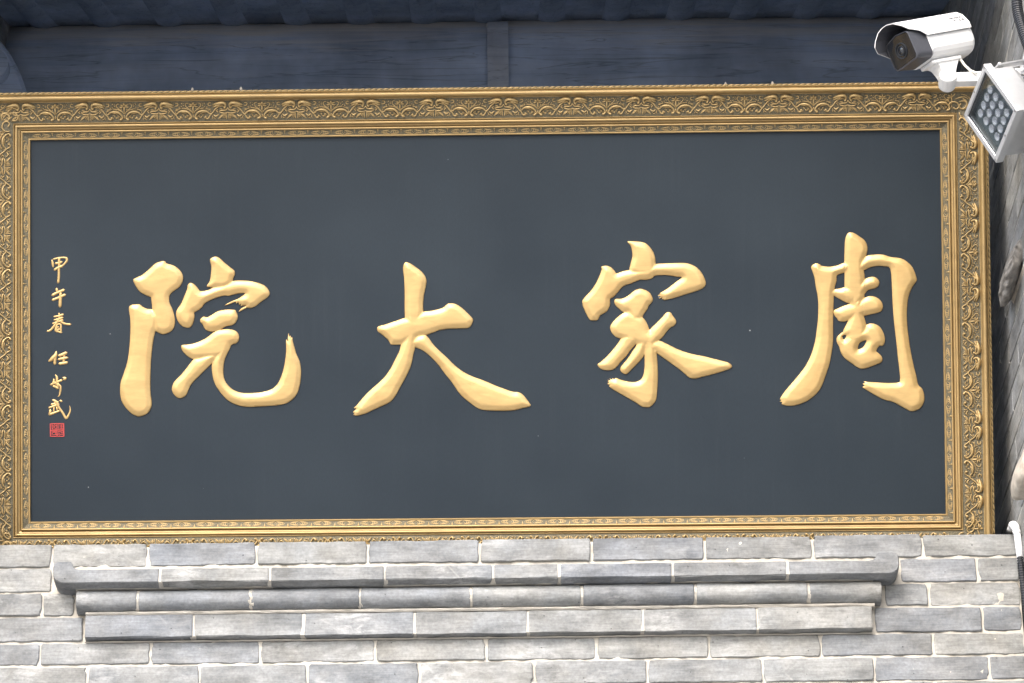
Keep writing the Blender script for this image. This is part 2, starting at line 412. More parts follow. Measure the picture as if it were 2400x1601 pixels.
# upturned ends of the cap, in one piece with the first and last cap brick
def cap_end(px_out, px_in, px_joint, sgn):
    q = lambda p: X_(p, Y1, 1350-.0118*p)
    xo, xi, xj = q(px_out), q(px_in), q(px_joint); w_ = abs(xi-xo); Lw = abs(xj-xo)-.003; H = (zt-zb_)+.0215; h0 = zt-zb_
    r = .027; pts = []                     # outline, outer side at u = 0
    for k in range(8): a = math.pi+math.pi/2*k/7; pts.append((r+r*math.cos(a), r+r*math.sin(a)))
    pts += [(w_, 0), (Lw*.5, .0006), (Lw, 0), (Lw, h0), (Lw*.6, h0+.0005), (w_+.014, h0), (w_+.004, h0+.002), (w_-.004, h0+.008), (w_-.006, h0+.016), (w_-.010, H)]
    for k in range(6): a = math.pi/2+math.pi/2*k/5; pts.append((.015+.015*math.cos(a), H-.015+.015*math.sin(a)))
    cx, cz = xo+sgn*Lw/2, zb_+h0/2
    f = lambda u_, v_, y: (xo+sgn*u_-cx, y, zb_+v_-cz)
    ins = lambda u_, v_, e: (u_+(e if u_ < .02 else (-e if u_ > Lw-.01 else 0)), v_+(e if v_ < .01 else (-e if v_ > h0-.002 else 0)))
    low = lambda u_, v_, t: (u_, v_-t*.006 if v_ < r else v_)
    rings = [[f(*ins(a, b, .0022), Y1) for a, b in pts], [f(a, b, Y1+.003) for a, b in pts], [f(*low(a, b, 1), -.047) for a, b in pts], [f(*low(a, b, 1.0), .02) for a, b in pts]]
    mb = MB(); mb.loft(rings); o = mb.obj('upturned_cap_end', BRICK, mould); o.location = (cx, 0, cz)
    o['label'] = 'cap brick ending in an upturned scroll'
cap_end(123.5, 174, 374.7, 1); cap_end(2108, 2050, 1846, -1)
# half-round course
Y2 = -.052
z2t, z2b = zY(1383, -.03), zY(1438, -.022)
hh = z2t-z2b
tor = [(.02, z2t), (-.022, z2t)]
for k in range(9):
    a = math.radians(70-150*k/8); tor.append((-.020-.032*math.cos(a), z2b+hh*.46+hh*.47*math.sin(a)))
tor += [(-.015, z2b), (.02, z2b)]
jt2 = [X_(p, Y2, 1410-.0118*p) for p in (174, 322, 587, 843, 1104, 1364, 1630, 1896, 2070)]
mcourse('half_round_brick', jt2, tor, None, True)
# lower flat course
Y3 = -.027
z3t, z3b = zY(1445, Y3), zY(1497, Y3)
flat = [(Y3, z3b+.001), (Y3, z3t-.002), (Y3+.003, z3t), (.02, z3t), (.02, z3b-.003), (-.004, z3b-.002), (Y3+.003, z3b-.0005)]
jt3 = [X_(p, Y3, 1470-.0118*p) for p in (197.5, 453, 710, 973, 1237, 1508, 1774, 2047)]
mcourse('lower_moulding_brick', jt3, flat, None)
# mortar beds of the moulding
for (ya, za, zb2, xa, xb) in ((-.045, zb_-.0065, z2t-.003, jc[0]-.002, jc[-1]), (-.030, z2b-.0004, z3t+.0005, jt3[0]+.002, jt2[-1]-.02), (-.009, z3b-.0035, Zl[4]-.003, jt3[0], jt3[-1])):
    n_ = 160; V = []; F = []
    for j in range(4):
        for i in range(n_+1):
            x = xa+(xb-xa)*i/n_
            y = [ya+.004, ya, ya+.001, ya+.005][j]+.0035*mn.noise((x*30, j*3, za*9))
            z = za+(zb2-za)*j/3+(.0012*mn.noise((x*40, j*5, 2)) if j in (1, 2) else 0)
            V.append((x, y, z))
    for j in range(3):
        for i in range(n_): a = j*(n_+1)+i; F.append((a, a+n_+1, a+n_+2, a+1))
    mb = MB(); mb.add(V, F); mb.box(((xa+xb)/2, .0125+ya/2, (za+zb2)/2), (xb-xa, .02-ya-.012, abs(za-zb2)-.0006)); mb.obj('mortar_bed', MORTAR, mould, False)
for jl, pf in ((jc, cap), (jt2, tor), (jt3, flat)):
    mb = MB(); cz = sum(p[1] for p in pf)/len(pf)
    for x in jl[1:-1]:
        dy = random.uniform(.0012, .0028)
        mb.loft([[(x+dx+random.uniform(-.001, .001), min(p[0]+dy+random.uniform(-.0012, .0018), .019), cz+(p[1]-cz)*random.uniform(.975, .995)) for p in pf] for dx in (-.007, -.0025, .002, .007)])
    mb.obj('joint_mortar', MORTAR, mould)

# ------------------------------------------------------------------ side walls
def side_wall(name, X, facing, label, ymin, ymax, z0, z1, mat):
    root = empty(name, (X, 0, 0)); tag(root, label, 'wall')
    ph, L = .0655, .29
    var = []
    for k in range(10):
        wv = L-.004; me = brick_mesh('brick', wv, ph-.004, .06, mat, .0009, .002, .002); var.append(me)
    short = [brick_mesh('brick', L/2-.004, ph-.004, .06, mat, .0009, .002, .002) for k in range(3)]
    rz = math.pi/2 if facing < 0 else -math.pi/2
    rz = -rz
    n = int((z1-z0)/ph)
    for r in range(n):
        z = z0+ph*(r+.5); y = ymin + (0 if r % 2 else L/2)
        first = r % 2 == 0
        row = []
        if first: row.append((ymin+L/4, short[r % 3]))
        while y+L <= ymax+.01: row.append((y+L/2, var[random.randrange(10)])); y += L
        for yc, me in row:
            o = link(bpy.data.objects.new('brick', me), root)
            o.location = (random.uniform(-.0012, .0012), yc+random.uniform(-.002, .002), z)
            o.rotation_euler = (0, random.uniform(-.002, .002), rz)
    s = -facing
    for r in range(n):                       # the pier's own front face, turning the corner
        z = z0+ph*(r+.5); a = .003
        while a < .8:
            sh = a < .01 and r % 2 == 0; wd = L/2 if sh else L
            o = link(bpy.data.objects.new('brick', short[r % 3] if sh else var[random.randrange(10)]), root)
            o.location = (s*(a+wd/2), ymin-.004+random.uniform(-.001, .001), z); a += wd
    mb = MB()
    mb.box((s*(.002+.55), (ymin+ymax)/2, (z0+z1)/2), (1.10, ymax-ymin, z1-z0)); mb.obj('mortar', MORTARD, root)
    mb = MB(); mb.box((s*.57, (ymin+ymax)/2, z0/2), (1.1, ymax-ymin, z0)); mb.obj('wall_base', mat, root)
    return root
side_wall('side_wall', XW, -1, 'grey brick side wall right of the plaque, carrying the security camera', -1.09, 1.23, 4.3, 7.3, BRICKS)
side_wall('side_wall', XL, 1, 'shaded grey brick side wall at the left end of the beam', -.22, 1.23, 4.3, 7.3, BRICKS)

# ------------------------------------------------------------------ roof, rafters, beam
SLOPE = .38
zp = 6.552
def zroof(y): return zp-.010+SLOPE*(y-.70)
roof = empty('timber_roof', (0, -0.56, zroof(-0.56))); tag(roof, 'dark timber roof with round rafters sheltering the plaque', 'roof')
def rl(x, y, z): return (x-0, y+0.56, z-zroof(-0.56))
mb = MB(); t_ = .010
mb.add([rl(x, y, zroof(y)+a) for a in (t_, t_+.14) for x in (-3.2, 3.2) for y in (-0.64, 1.9)],
       [(0, 1, 3, 2), (4, 6, 7, 5), (0, 4, 5, 1), (2, 3, 7, 6), (0, 2, 6, 4), (1, 5, 7, 3)])
mb.obj('roof_boards', WOODY, roof)
mb = MB(); mb.box(rl(0, -.655, zroof(-.64)+t_+.07), (6.5, .025, .18), bev=.004); mb.obj('fascia_board', WOODB, roof)
rm = MB()
rm.tube([(0, 0, 0), (0, .8, SLOPE*.8), (0, 1.6, SLOPE*1.6), (0, 2.45, SLOPE*2.45)], [.076, .074, .077, .073], 14)
rme = rm.me('rafter', [WOODY], True)
for k in range(-9, 10):
    x = k*.186-.06
    if XL+.03 < x < XW-.03 or abs(x) > 1.6:
        inst('rafter', rme, roof, Matrix.Translation(rl(x, -0.56, zroof(-0.56)+.078)) )
# roof tiles, seen only from outside
tm = MB()
tm.loft([[(-.06+.03*math.cos(a), y, SLOPE*y+.03*math.sin(a)) for a in [math.pi*q/6 for q in range(7)]] for y in (0, .85, 1.7, 2.5)], closed=False, cap=False)
tme = tm.me('tile_roll', [TILE], True)
for k in range(24): inst('tile_roll', tme, roof, Matrix.Translation(rl(-3.1+k*.27, -0.62, zroof(-0.62)+t_+.135)))

beam = empty('round_purlin', (0, .86, zp-.125)); tag(beam, 'dark round log beam spanning behind the top of the plaque', 'beam')
rings = []
for k in range(41):
    x = XL+(XW-XL)*k/40; r = .18*(1+.02*mn.noise((x*1.3, 0, 0)))
    rings.append([(x, -math.cos(a)*r*(1+.012*mn.noise((x*2, math.cos(a)*2, math.sin(a)*2))), math.sin(a)*r-.18+.18+ .002*mn.noise((x, 4, 4))) for a in [2*math.pi*q/36 for q in range(36)]])
mb = MB(); mb.loft(rings); mb.obj('log', TOPLIT, beam, True)
# timber strap across the log
x0s, x1s = P(1142, 90, .68).x, P(1191, 90, .68).x
rr = [.184, .194]
V = []; F = []; A = [math.radians(36-5*k) for k in range(24)]
for x in (x0s, x1s):
    for r in rr:
        V += [(x, -math.cos(a)*r, math.sin(a)*r) for a in A]
m_ = len(A)
for k in range(m_-1):
    F += [(m_+k, m_+k+1, 3*m_+k+1, 3*m_+k), (k, m_+k, m_+k+1, k+1)[::-1], (2*m_+k, 3*m_+k, 3*m_+k+1, 2*m_+k+1)]
F += [(0, m_, 3*m_, 2*m_), (m_-1, 2*m_-1, 4*m_-1, 3*m_-1)]
so = obj('wooden_strap', V, F, STRAPW, beam); so['label'] = 'short wooden strap wrapped across the log'
# lower tie beam and dark board wall at the back
tb = empty('tie_beam', (0, .86, zp-.36-.16)); tag(tb, 'dark squared tie beam under the round log, mostly hidden by the plaque', 'beam')
mb = MB(); mb.box(((XL+XW)/2, 0, .14), (XW-XL, .22, .27), bev=.012); mb.obj('timber', WOOD, tb)
bw = empty('board_wall', (0, 1.22, 0)); tag(bw, 'dark wooden board wall behind the plaque', 'wall')
nb = 12; wb = (XW-XL)/nb
for k in range(nb):
    mb = MB(); mb.box((0, 0, 0), (wb-.006, .03, 2.6), bev=.003)
    o = mb.obj('board', WOOD, bw); o.location = (XL+wb*(k+.5), random.uniform(0, .004), 5.75)
mb = MB(); mb.box(((XL+XW)/2, .05, 5.75), (XW-XL, .04, 2.6)); mb.obj('backing', WOOD, bw)
# carved beam nose on the left and prop timber on the right
c0 = P(-18, 150, .45)
bn = empty('bracket_timber', tuple(c0)); tag(bn, 'curved dark bracket timber at the left end of the beam', 'bracket')
rings = []
for k, (py, px) in enumerate(((95, -14), (115, 8), (140, 27), (165, 41), (190, 53), (215, 62), (250, 74), (300, 86))):
    q = P(px, py, .45)-c0
    rings.append([(q.x-.16, -.05, q.z), (q.x-.012, -.05, q.z), (q.x, -.038, q.z), (q.x, .05, q.z), (q.x-.16, .05, q.z)])
mb = MB(); mb.loft(rings); mb.obj('bracket_arm', WOOD, bn)
c1 = P(-22, 158, .38)
mb = MB(); mb.tube([(-.0, -.02, 0), (0, .08, 0)], .052, 20)
o = mb.obj('log_end', WOOD, bn); o.location = tuple(c1-c0)
pr = P(2345, 1248, .42)
pt = empty('prop_post', (pr.x, pr.y, ZT-.02)); tag(pt, 'narrow brown timber post standing in the dark gap beside the plaque', 'post')
q2 = P(2318, 1000, .42)
mb = MB(); mb.loft([[(-.018+dx, -.02, 0), (.014+dx, -.02, 0), (.014+dx, .02, 0), (-.018+dx, .02, 0)] for dx in (0,)]+[[(-.012+q2.x-pr.x, -.02, .62), (.010+q2.x-pr.x, -.02, .62), (.010+q2.x-pr.x, .02, .62), (-.012+q2.x-pr.x, .02, .62)]])
mb.obj('timber', WOODB, pt)

# ================================================================== THE PLAQUE
A_, B_, C_, PW, PH, PX, PZ = (-0.02680531, 0.36549299, -0.01292823, 2.3283006, 0.97793266, -0.06966944, 4.75402121)
PY = .10
u = Vector((math.cos(A_), math.sin(A_), 0)); n = Vector((math.sin(A_), -math.cos(A_), 0)); v = Vector((0, 0, 1))
v2 = v*math.cos(B_)+n*math.sin(B_); N_ = n*math.cos(B_)-v*math.sin(B_)
U_ = u*math.cos(C_)+v2*math.sin(C_); V_ = v2*math.cos(C_)-u*math.sin(C_)
O_ = Vector((PX, PY, PZ))-U_*PW/2
plaque = empty('name_plaque'); PM = Matrix((U_, V_, N_)).transposed().to_4x4(); PM.translation = O_; plaque.matrix_world = PM
tag(plaque, 'large black plaque with four gilded characters in an ornate gold frame', 'plaque')
PI_ = PM.inverted(); camL = PI_ @ CAM
K = PW/2145.0                                # metres per photograph pixel on the plaque
def L2(px, py, h=0.0):                       # pixel -> plaque coordinates on the plane at height h above the panel
    d = PI_.to_3x3() @ ray(px, py); t = (h-camL.z)/d.z
    return (camL.x+d.x*t, camL.y+d.y*t)
ND = 60
V = []; F = []
mb = MB(); e = .01
mb.add([(-e, -e, 0), (PW+e, -e, 0), (PW+e, PH+e, 0), (-e, PH+e, 0), (-e, -e, -.03), (PW+e, -e, -.03), (PW+e, PH+e, -.03), (-e, PH+e, -.03)],
       [(0, 1, 2, 3), (7, 6, 5, 4), (0, 4, 5, 1), (1, 5, 6, 2), (2, 6, 7, 3), (3, 7, 4, 0)])
mb.obj('panel', PANEL, plaque)

DS, HS = .945, .80
# frame rails, mitred, swept from one profile (d outward in px, h in mm, material)
def arc(c, r, h, ry, a0, a1, m, k=7):
    return [(c+r*math.cos(math.radians(a0+(a1-a0)*i/k)), h+ry*math.sin(math.radians(a0+(a1-a0)*i/k)), m) for i in range(k+1)]
prof = [(0, -5, 0), (0, 8, 0), (1.2, 10.5, 0), (2.8, 10.5, 0), (3.8, 8, 0), (4.5, 8, 1), (17.2, 15, 1)]
prof += arc(19.7, 2.4, 17, 4.5, 180, 0, 0)
prof += [(22.3, 11.5, 0), (23.2, 11.0, 0), (24.2, 15.0, 0), (27.5, 17, 0), (28.8, 17.5, 0), (29.4, 15.5, 0)]
prof += arc(33, 3.5, 23, 6, 180, 0, 0)
prof += [(36.7, 17.5, 0), (37.9, 17.5, 0)]+arc(39.3, 1.2, 24, 2.4, 180, 0, 0, 4)+[(41, 23, 1), (42, 23.5, 1), (66, 29.5, 1), (91, 37, 1), (92, 38, 0), (93, 41, 0)]
prof += arc(100.2, 6.6, 44, 15, 175, 0, 0, 12)+[(107.4, 44, 0), (108, 47, 0), (110.2, 48.5, 0), (111.6, 46, 0), (112, 43, 1), (116.5, 37, 1), (117.5, 30, 0), (117.5, -30, 0), (100, -30, 0)]
def pt_side(s, d, t):                        # s: side, t: 0 or 1 end, d: outward distance
    if s == 0: return ((-d, PW+d)[t], PH+d)            # top, left to right
    if s == 1: return (PW+d, (PH+d, -d)[t])            # right, top to bottom
    if s == 2: return ((PW+d, -d)[t], -d)              # bottom, right to left
    return (-d, (-d, PH+d)[t])                          # left, bottom to top
rails = []
for s, nm in enumerate(('top', 'right', 'bottom', 'left')):
    V = []; F = []; I = []; nseg = 24
    for k in range(nseg+1):
        t = k/nseg
        for d, h, m in prof:
            a = pt_side(s, d*K*DS, 0); b = pt_side(s, d*K*DS, 1)
            wob = .0005*mn.noise((t*6+s*9, d*.01, 1))
            V.append((a[0]+(b[0]-a[0])*t, a[1]+(b[1]-a[1])*t, h*.001*HS+wob))
    npf = len(prof)
    for k in range(nseg):
        for i in range(npf-1):
            F.append((k*npf+i, k*npf+i+1, (k+1)*npf+i+1, (k+1)*npf+i)); I.append(1 if prof[i][2] == 1 and prof[i+1][2] == 1 else 0)
    me = mesh('frame_rail', V, F, smooth=True, mats=[GOLDF, PATINA], midx=I); me.set_sharp_from_angle(angle=math.radians(50))
    r = link(bpy.data.objects.new('frame_rail', me), plaque); r['label'] = 'ornate gold %s rail of the plaque frame' % nm if nm in ('top', 'bottom') else 'ornate gold upright of the plaque frame'
    rails.append(r)

# scroll ornament: one repeat, traced as tapered ridges; x along the rail, y from inner (0) to outer edge
mb = MB(); ks = K/11.755*.93
half = [
 [(905,405,50),(878,350,40),(885,290,58),(930,246,74),(1010,240,80),(1085,255,66),(1150,278,55),(1232,312,22)],
 [(1020,270,60),(1090,300,44),(1150,340,42),(1222,372,20)],
 [(1030,290,50),(1080,350,40),(1112,405,18)],
 [(905,400,20),(940,345,26),(990,335,34),(1040,360,30)],
 [(1095,365,22),(1160,430,32),(1210,510,30),(1262,575,30),(1330,580,30),(1370,530,36),(1440,498,48),(1530,490,56),(1620,520,52),(1690,590,38),(1725,660,36),(1712,712,44),(1668,735,56)],
 [(1430,545,16),(1520,535,38),(1595,570,16)],
 [(1255,590,20),(1310,630,30),(1340,700,30),(1385,738,36),(1428,712,44),(1428,675,50)],
 [(1075,610,18),(1120,650,34),(1160,668,36),(1215,610,16)],
 [(1285,242,18),(1338,242,24),(1362,288,24),(1332,325,28),(1268,332,12)],
 [(1640,247,16),(1592,245,20),(1560,290,22),(1580,350,22),(1650,420,22),(1722,490,20),(1768,565,16)],
 [(1480,402,16),(1560,412,20),(1640,442,18),(1735,515,14)],
 [(1775,300,20),(1768,262,34),(1764,225,18)], [(1760,310,18),(1712,285,36),(1668,268,16)], [(1760,330,18),(1700,345,34),(1650,345,16)],
 [(1775,350,26),(1775,430,30),(1778,540,18)], [(1775,600,14),(1790,700,18)],
 [(1385,368,26),(1400,372,26)], [(1448,352,28),(1462,350,24)], [(1478,395,26),(1470,405,26)], [(1405,420,24),(1420,412,24)], [(1290,435,14),(1380,428,18),(1420,420,14)],
 [(822,392,16),(850,450,24),(900,480,28),(990,482,34),(1068,515,12)], [(822,540,16),(880,568,24),(980,562,32),(1050,525,14)],
 [(845,560,12),(852,650,18),(852,745,26)], [(875,580,12),(900,722,26)], [(895,600,10),(945,700,22)], [(920,600,14),(990,672,28),(1082,750,18)], [(950,600,12),(1020,660,22),(1062,715,14)],
 [(1540,670,22),(1570,690,26),(1560,720,14)],
 [(1085,270,10),(1150,295,12),(1215,330,8)], [(1150,470,14),(1105,520,26),(1085,560,12)], [(1120,440,14),(1090,470,20)], [(1285,480,12),(1320,460,24),(1360,470,12)],
 [(1300,500,10),(1290,540,16)], [(1470,600,12),(1520,620,24),(1500,660,14)], [(1590,610,14),(1640,640,24),(1620,680,12)], [(1460,690,20),(1475,720,20)], [(1600,650,18),(1600,700,14)],
 [(1250,640,12),(1230,700,22),(1260,745,12)], [(1150,740,12),(1200,720,22)], [(1120,720,10),(1135,690,18)], [(1500,290,14),(1520,330,20)], [(1440,270,14),(1470,250,22)], [(1520,250,18),(1525,258,18)], [(1690,470,10),(1700,400,18),(1690,390,12)],
 [(1040,440,14),(1000,430,22),(960,445,10)], [(960,230,10),(1020,262,12)], [(1650,690,12),(1690,660,14)],
]
for L in half:
    for sg in (1, -1):
        mb.ridge([(sg*(x-820), (800-y)*.93*DS, w_*1.28) for x, y, w_ in L], 1.15, 2, 4, 0, K/11.755)
ORN = mb.me('scroll_ornament', [GOLDO], True)
# inner border repeat
mb = MB()
for sg in (1, -1):
    for r, w_ in ((110, 20), (165, 18), (215, 18), (262, 16)):
        mb.ridge([(sg*(r*math.cos(math.radians(a))*1.0), 70+62*math.sin(math.radians(a)), w_) for a in (-75, -40, 0, 40, 75)], .6, 2, 3, 0, ks)
    mb.ridge([(sg*38, 78, 30), (sg*40, 80, 30)], .6, 1, 3, 0, ks)
    mb.ridge([(sg*30, 120, 14), (sg*80, 135, 18), (sg*130, 120, 12)], .6, 2, 3, 0, ks)
mb.ridge([(0, 45, 22), (0, 30, 22)], .6, 1, 3, 0, ks)
mb.ridge([(324, 145, 60), (324, 120, 34), (324, 60, 14)], .5, 2, 3, 0, ks)
BORD = mb.me('border_ornament', [GOLDO], True)
def rail_frame(s, along, d, h, tilt):
    """local matrix on rail s at a distance along it from its first corner of the opening, d px outward"""
    d *= DS
    if s == 0: o_, ex, ey = Vector((along, PH+d*K, h)), Vector((1, 0, 0)), Vector((0, 1, 0))
    elif s == 1: o_, ex, ey = Vector((PW+d*K, PH-along, h)), Vector((0, -1, 0)), Vector((1, 0, 0))
    elif s == 2: o_, ex, ey = Vector((PW-along, -d*K, h)), Vector((-1, 0, 0)), Vector((0, -1, 0))
    else: o_, ex, ey = Vector((-d*K, along, h)), Vector((0, 1, 0)), Vector((-1, 0, 0))
    ez = Vector((0, 0, 1)); ey2 = ey*math.cos(tilt)+ez*math.sin(tilt); ez2 = ez*math.cos(tilt)-ey*math.sin(tilt)
    m = Matrix((ex, ey2, ez2)).transposed().to_4x4(); m.translation = o_; return m
tl = math.atan2(.0135*HS, 50*K*DS)
def at_top(x, y): return L2(x, y, .03)
fans = {0: [at_top(48+161.7*k, 285)[0] for k in range(14)], 1: [PH-at_top(2270, y)[1] for y in (352, 511, 672, 834, 996, 1158)],
        2: [PW-at_top(2140-161.5*k, 1255)[0] for k in range(14)], 3: [at_top(40, y)[1] for y in (1186, 1027, 867, 708, 549, 389)]}
for s in range(4):
    for a in fans[s]:
        if s in (0, 2) and not (-.03 < a < PW+.03): continue
        inst('scroll_ornament', ORN, rails[s], rail_frame(s, a, 42.5, .0237*HS, tl))
tl2 = math.atan2(.007*HS, 12.7*K*DS)
for s in range(4):
    Lr = PW if s in (0, 2) else PH; nB = round(Lr/(55.6*K))
    for k in range(nB):
        inst('border_ornament', BORD, rails[s], rail_frame(s, Lr*(k+.5)/nB, 4.6, .0082*HS, tl2))
# corner rosettes over the mitres
mb = MB()
for L in ([(-250,60,20),(-260,200,40),(-150,300,46),(0,260,40),(40,140,36),(-40,80,40),(-110,120,46)], [(60,300,20),(200,320,40),(300,220,40),(260,100,36),(160,80,44)],
          [(-60,380,20),(60,420,40),(200,440,34),(320,380,16)], [(100,520,14),(220,500,30),(330,440,12)], [(-300,380,14),(-200,420,36),(-100,500,30),(-60,560,12)], [(-380,200,14),(-340,320,30),(-250,400,20)]):
    mb.ridge(L, .6, 2, 4, 0, ks)
CORN = mb.me('corner_ornament', [GOLDO], True)
for s in range(4):
    m = rail_frame(s, 0, 42.5, .0225, .12)
    q = m.copy(); off = m.to_3x3() @ Vector((-50*K, -2*K, 0)); q.translation = m.translation+off
    inst('corner_ornament', CORN, rails[s], q)
    Lr = PW if s in (0, 2) else PH
    inst('corner_ornament', CORN, rails[s], rail_frame(s, Lr+40*K, 42.5, .0225, .12))
# rope edge: twisted beads, one joined part per rail
for s in range(4):
    mb = MB(); Lr = (PW if s in (0, 2) else PH)+230*K; nr = int(Lr/(14*K))
    for k in range(nr):
        a = -115*K+14*K*(k+.5); m = rail_frame(s, a, 114.2, .0405*HS, -.9)
        tmp = MB(); tmp.ridge([(-7*K, -2.2*K, 2*K), (-2*K, -.6*K, 4.5*K), (3*K, .8*K, 4.5*K), (7*K, 2.4*K, 2*K)], .6, 1, 4)
        mb.add([m @ Vector(q) for q in tmp.V], tmp.F)
    r = mb.obj('rope_moulding', GOLDO, rails[s], True); r['kind'] = 'stuff'
# hanging bolts above the top rail
for px, py in ((450, 209), (564, 207), (1701, 196), (1811, 194)):
    x, y = L2(px, py, -.01)
    mb = MB(); mb.tube([(x, y-.06, -.02), (x, y-.004, -.02), (x, y+.002, -.02), (x, y+.005, -.02)], [.0042, .0042, .0034, .0012], 10)
    mb.obj('hanging_bolt', STONE, plaque, True)

# ------------------------------------------------------------------ carved characters
def inside(poly, X, Y):
    c = np.zeros(X.shape, bool); n_ = len(poly)
    for i in range(n_):
        x1, y1 = poly[i]; x2, y2 = poly[(i+1) % n_]
        if y1 == y2: continue
        m = ((y1 > Y) != (y2 > Y)) & (X < (x2-x1)*(Y-y1)/(y2-y1)+x1); c ^= m
    return c
def dist(poly, X, Y):
    d = np.full(X.shape, 1e9); n_ = len(poly)
    for i in range(n_):
        x1, y1 = poly[i]; x2, y2 = poly[(i+1) % n_]; dx, dy = x2-x1, y2-y1; q = dx*dx+dy*dy+1e-12
        t = np.clip(((X-x1)*dx+(Y-y1)*dy)/q, 0, 1); d = np.minimum(d, np.hypot(X-x1-t*dx, Y-y1-t*dy))
    return d
def carve(name, label, ox, oy, sc, strokes, holes=(), H=6.0, wb=11.5, step=3.0):
    polys = []
    for L in strokes:
        q = np.array(sub([(ox+a/sc, oy+b/sc) for a, b in L], 3, True)); polys.append(q)
    hol = [np.array(sub([(ox+a/sc, oy+b/sc) for a, b in L], 3, True)) for L in holes]
    allp = np.vstack(polys); x0, y0 = allp.min(0); x1, y1 = allp.max(0)
    gx, gy = np.meshgrid(np.arange(x0, x1, step), np.arange(y0, y1, step)); gx[1::2] += step/2
    gx, gy = gx.ravel(), gy.ravel(); keep = np.zeros(gx.shape, bool)
    for q in polys: 
        k = inside(q, gx, gy); k[k] = dist(q, gx[k], gy[k]) > 1.1; keep |= k
    for q in polys+hol:
        keep &= dist(q, gx, gy) > .9
    for q in hol: keep &= ~inside(q, gx, gy)
    vs_ = [Vector((float(a), float(b))) for a, b in allp]; edges = []; b0 = 0
    for q in polys+hol:
        if b0 >= len(vs_): vs_ += [Vector((float(a), float(b))) for a, b in q]
        edges += [(b0+i, b0+(i+1) % len(q)) for i in range(len(q))]; b0 += len(q)
    vs_ += [Vector((float(a), float(b))) for a, b in zip(gx[keep], gy[keep])]
    VV, EE, FF, *_r = delaunay_2d_cdt(vs_, edges, [], 0, 1e-4)
    VV = np.array([(a.x, a.y) for a in VV]); FF = np.array([f for f in FF if len(f) == 3])
    cx, cy = VV[FF].mean(1).T
    ok = np.zeros(len(FF), bool)
    for q in polys: ok |= inside(q, cx, cy)
    for q in hol: ok &= ~inside(q, cx, cy)
    FF = FF[ok]
    X, Y = VV.T; Z = np.zeros(len(X))
    dh = np.full(X.shape, 1e9)
    for q in hol: dh = np.minimum(dh, dist(q, X, Y))
    for q in polys:
        ins = inside(q, X, Y); d = np.where(ins, dist(q, X, Y), 0); d = np.minimum(d, dh)
        t = np.clip(d/wb, 0, 1); f = H*t+1.3*np.clip((d-wb)/28, 0, 1)
        Z = np.maximum(Z, f)
    Z = 2.0+Z+np.array([.35*mn.noise((a*.05, b*.05, 3)) for a, b in VV])
    use = np.unique(FF); rm_ = -np.ones(len(VV), int); rm_[use] = np.arange(len(use))
    pts = [(*L2(VV[i][0], VV[i][1], .004), Z[i]*.001) for i in use]; tri = [tuple(rm_[f]) for f in FF]
    # orientation and skirt
    a, b, c = [Vector(pts[i]) for i in tri[0]]
    if (b-a).cross(c-a).z < 0: tri = [t[::-1] for t in tri]
    es = {}
    for t in tri:
        for i in range(3): es[(t[i], t[(i+1) % 3])] = 1
    base = {}
    for (i, j) in [e for e in es if (e[1], e[0]) not in es]:
        for q in (i, j):
            if q not in base: base[q] = len(pts); pts.append((pts[q][0], pts[q][1], -.002))
        tri.append((j, i, base[i], base[j]))
    me = mesh(name, pts, tri, GOLD, True)
    nz = len(tri)
    o = link(bpy.data.objects.new(name, me), plaque); o['label'] = label
    return o
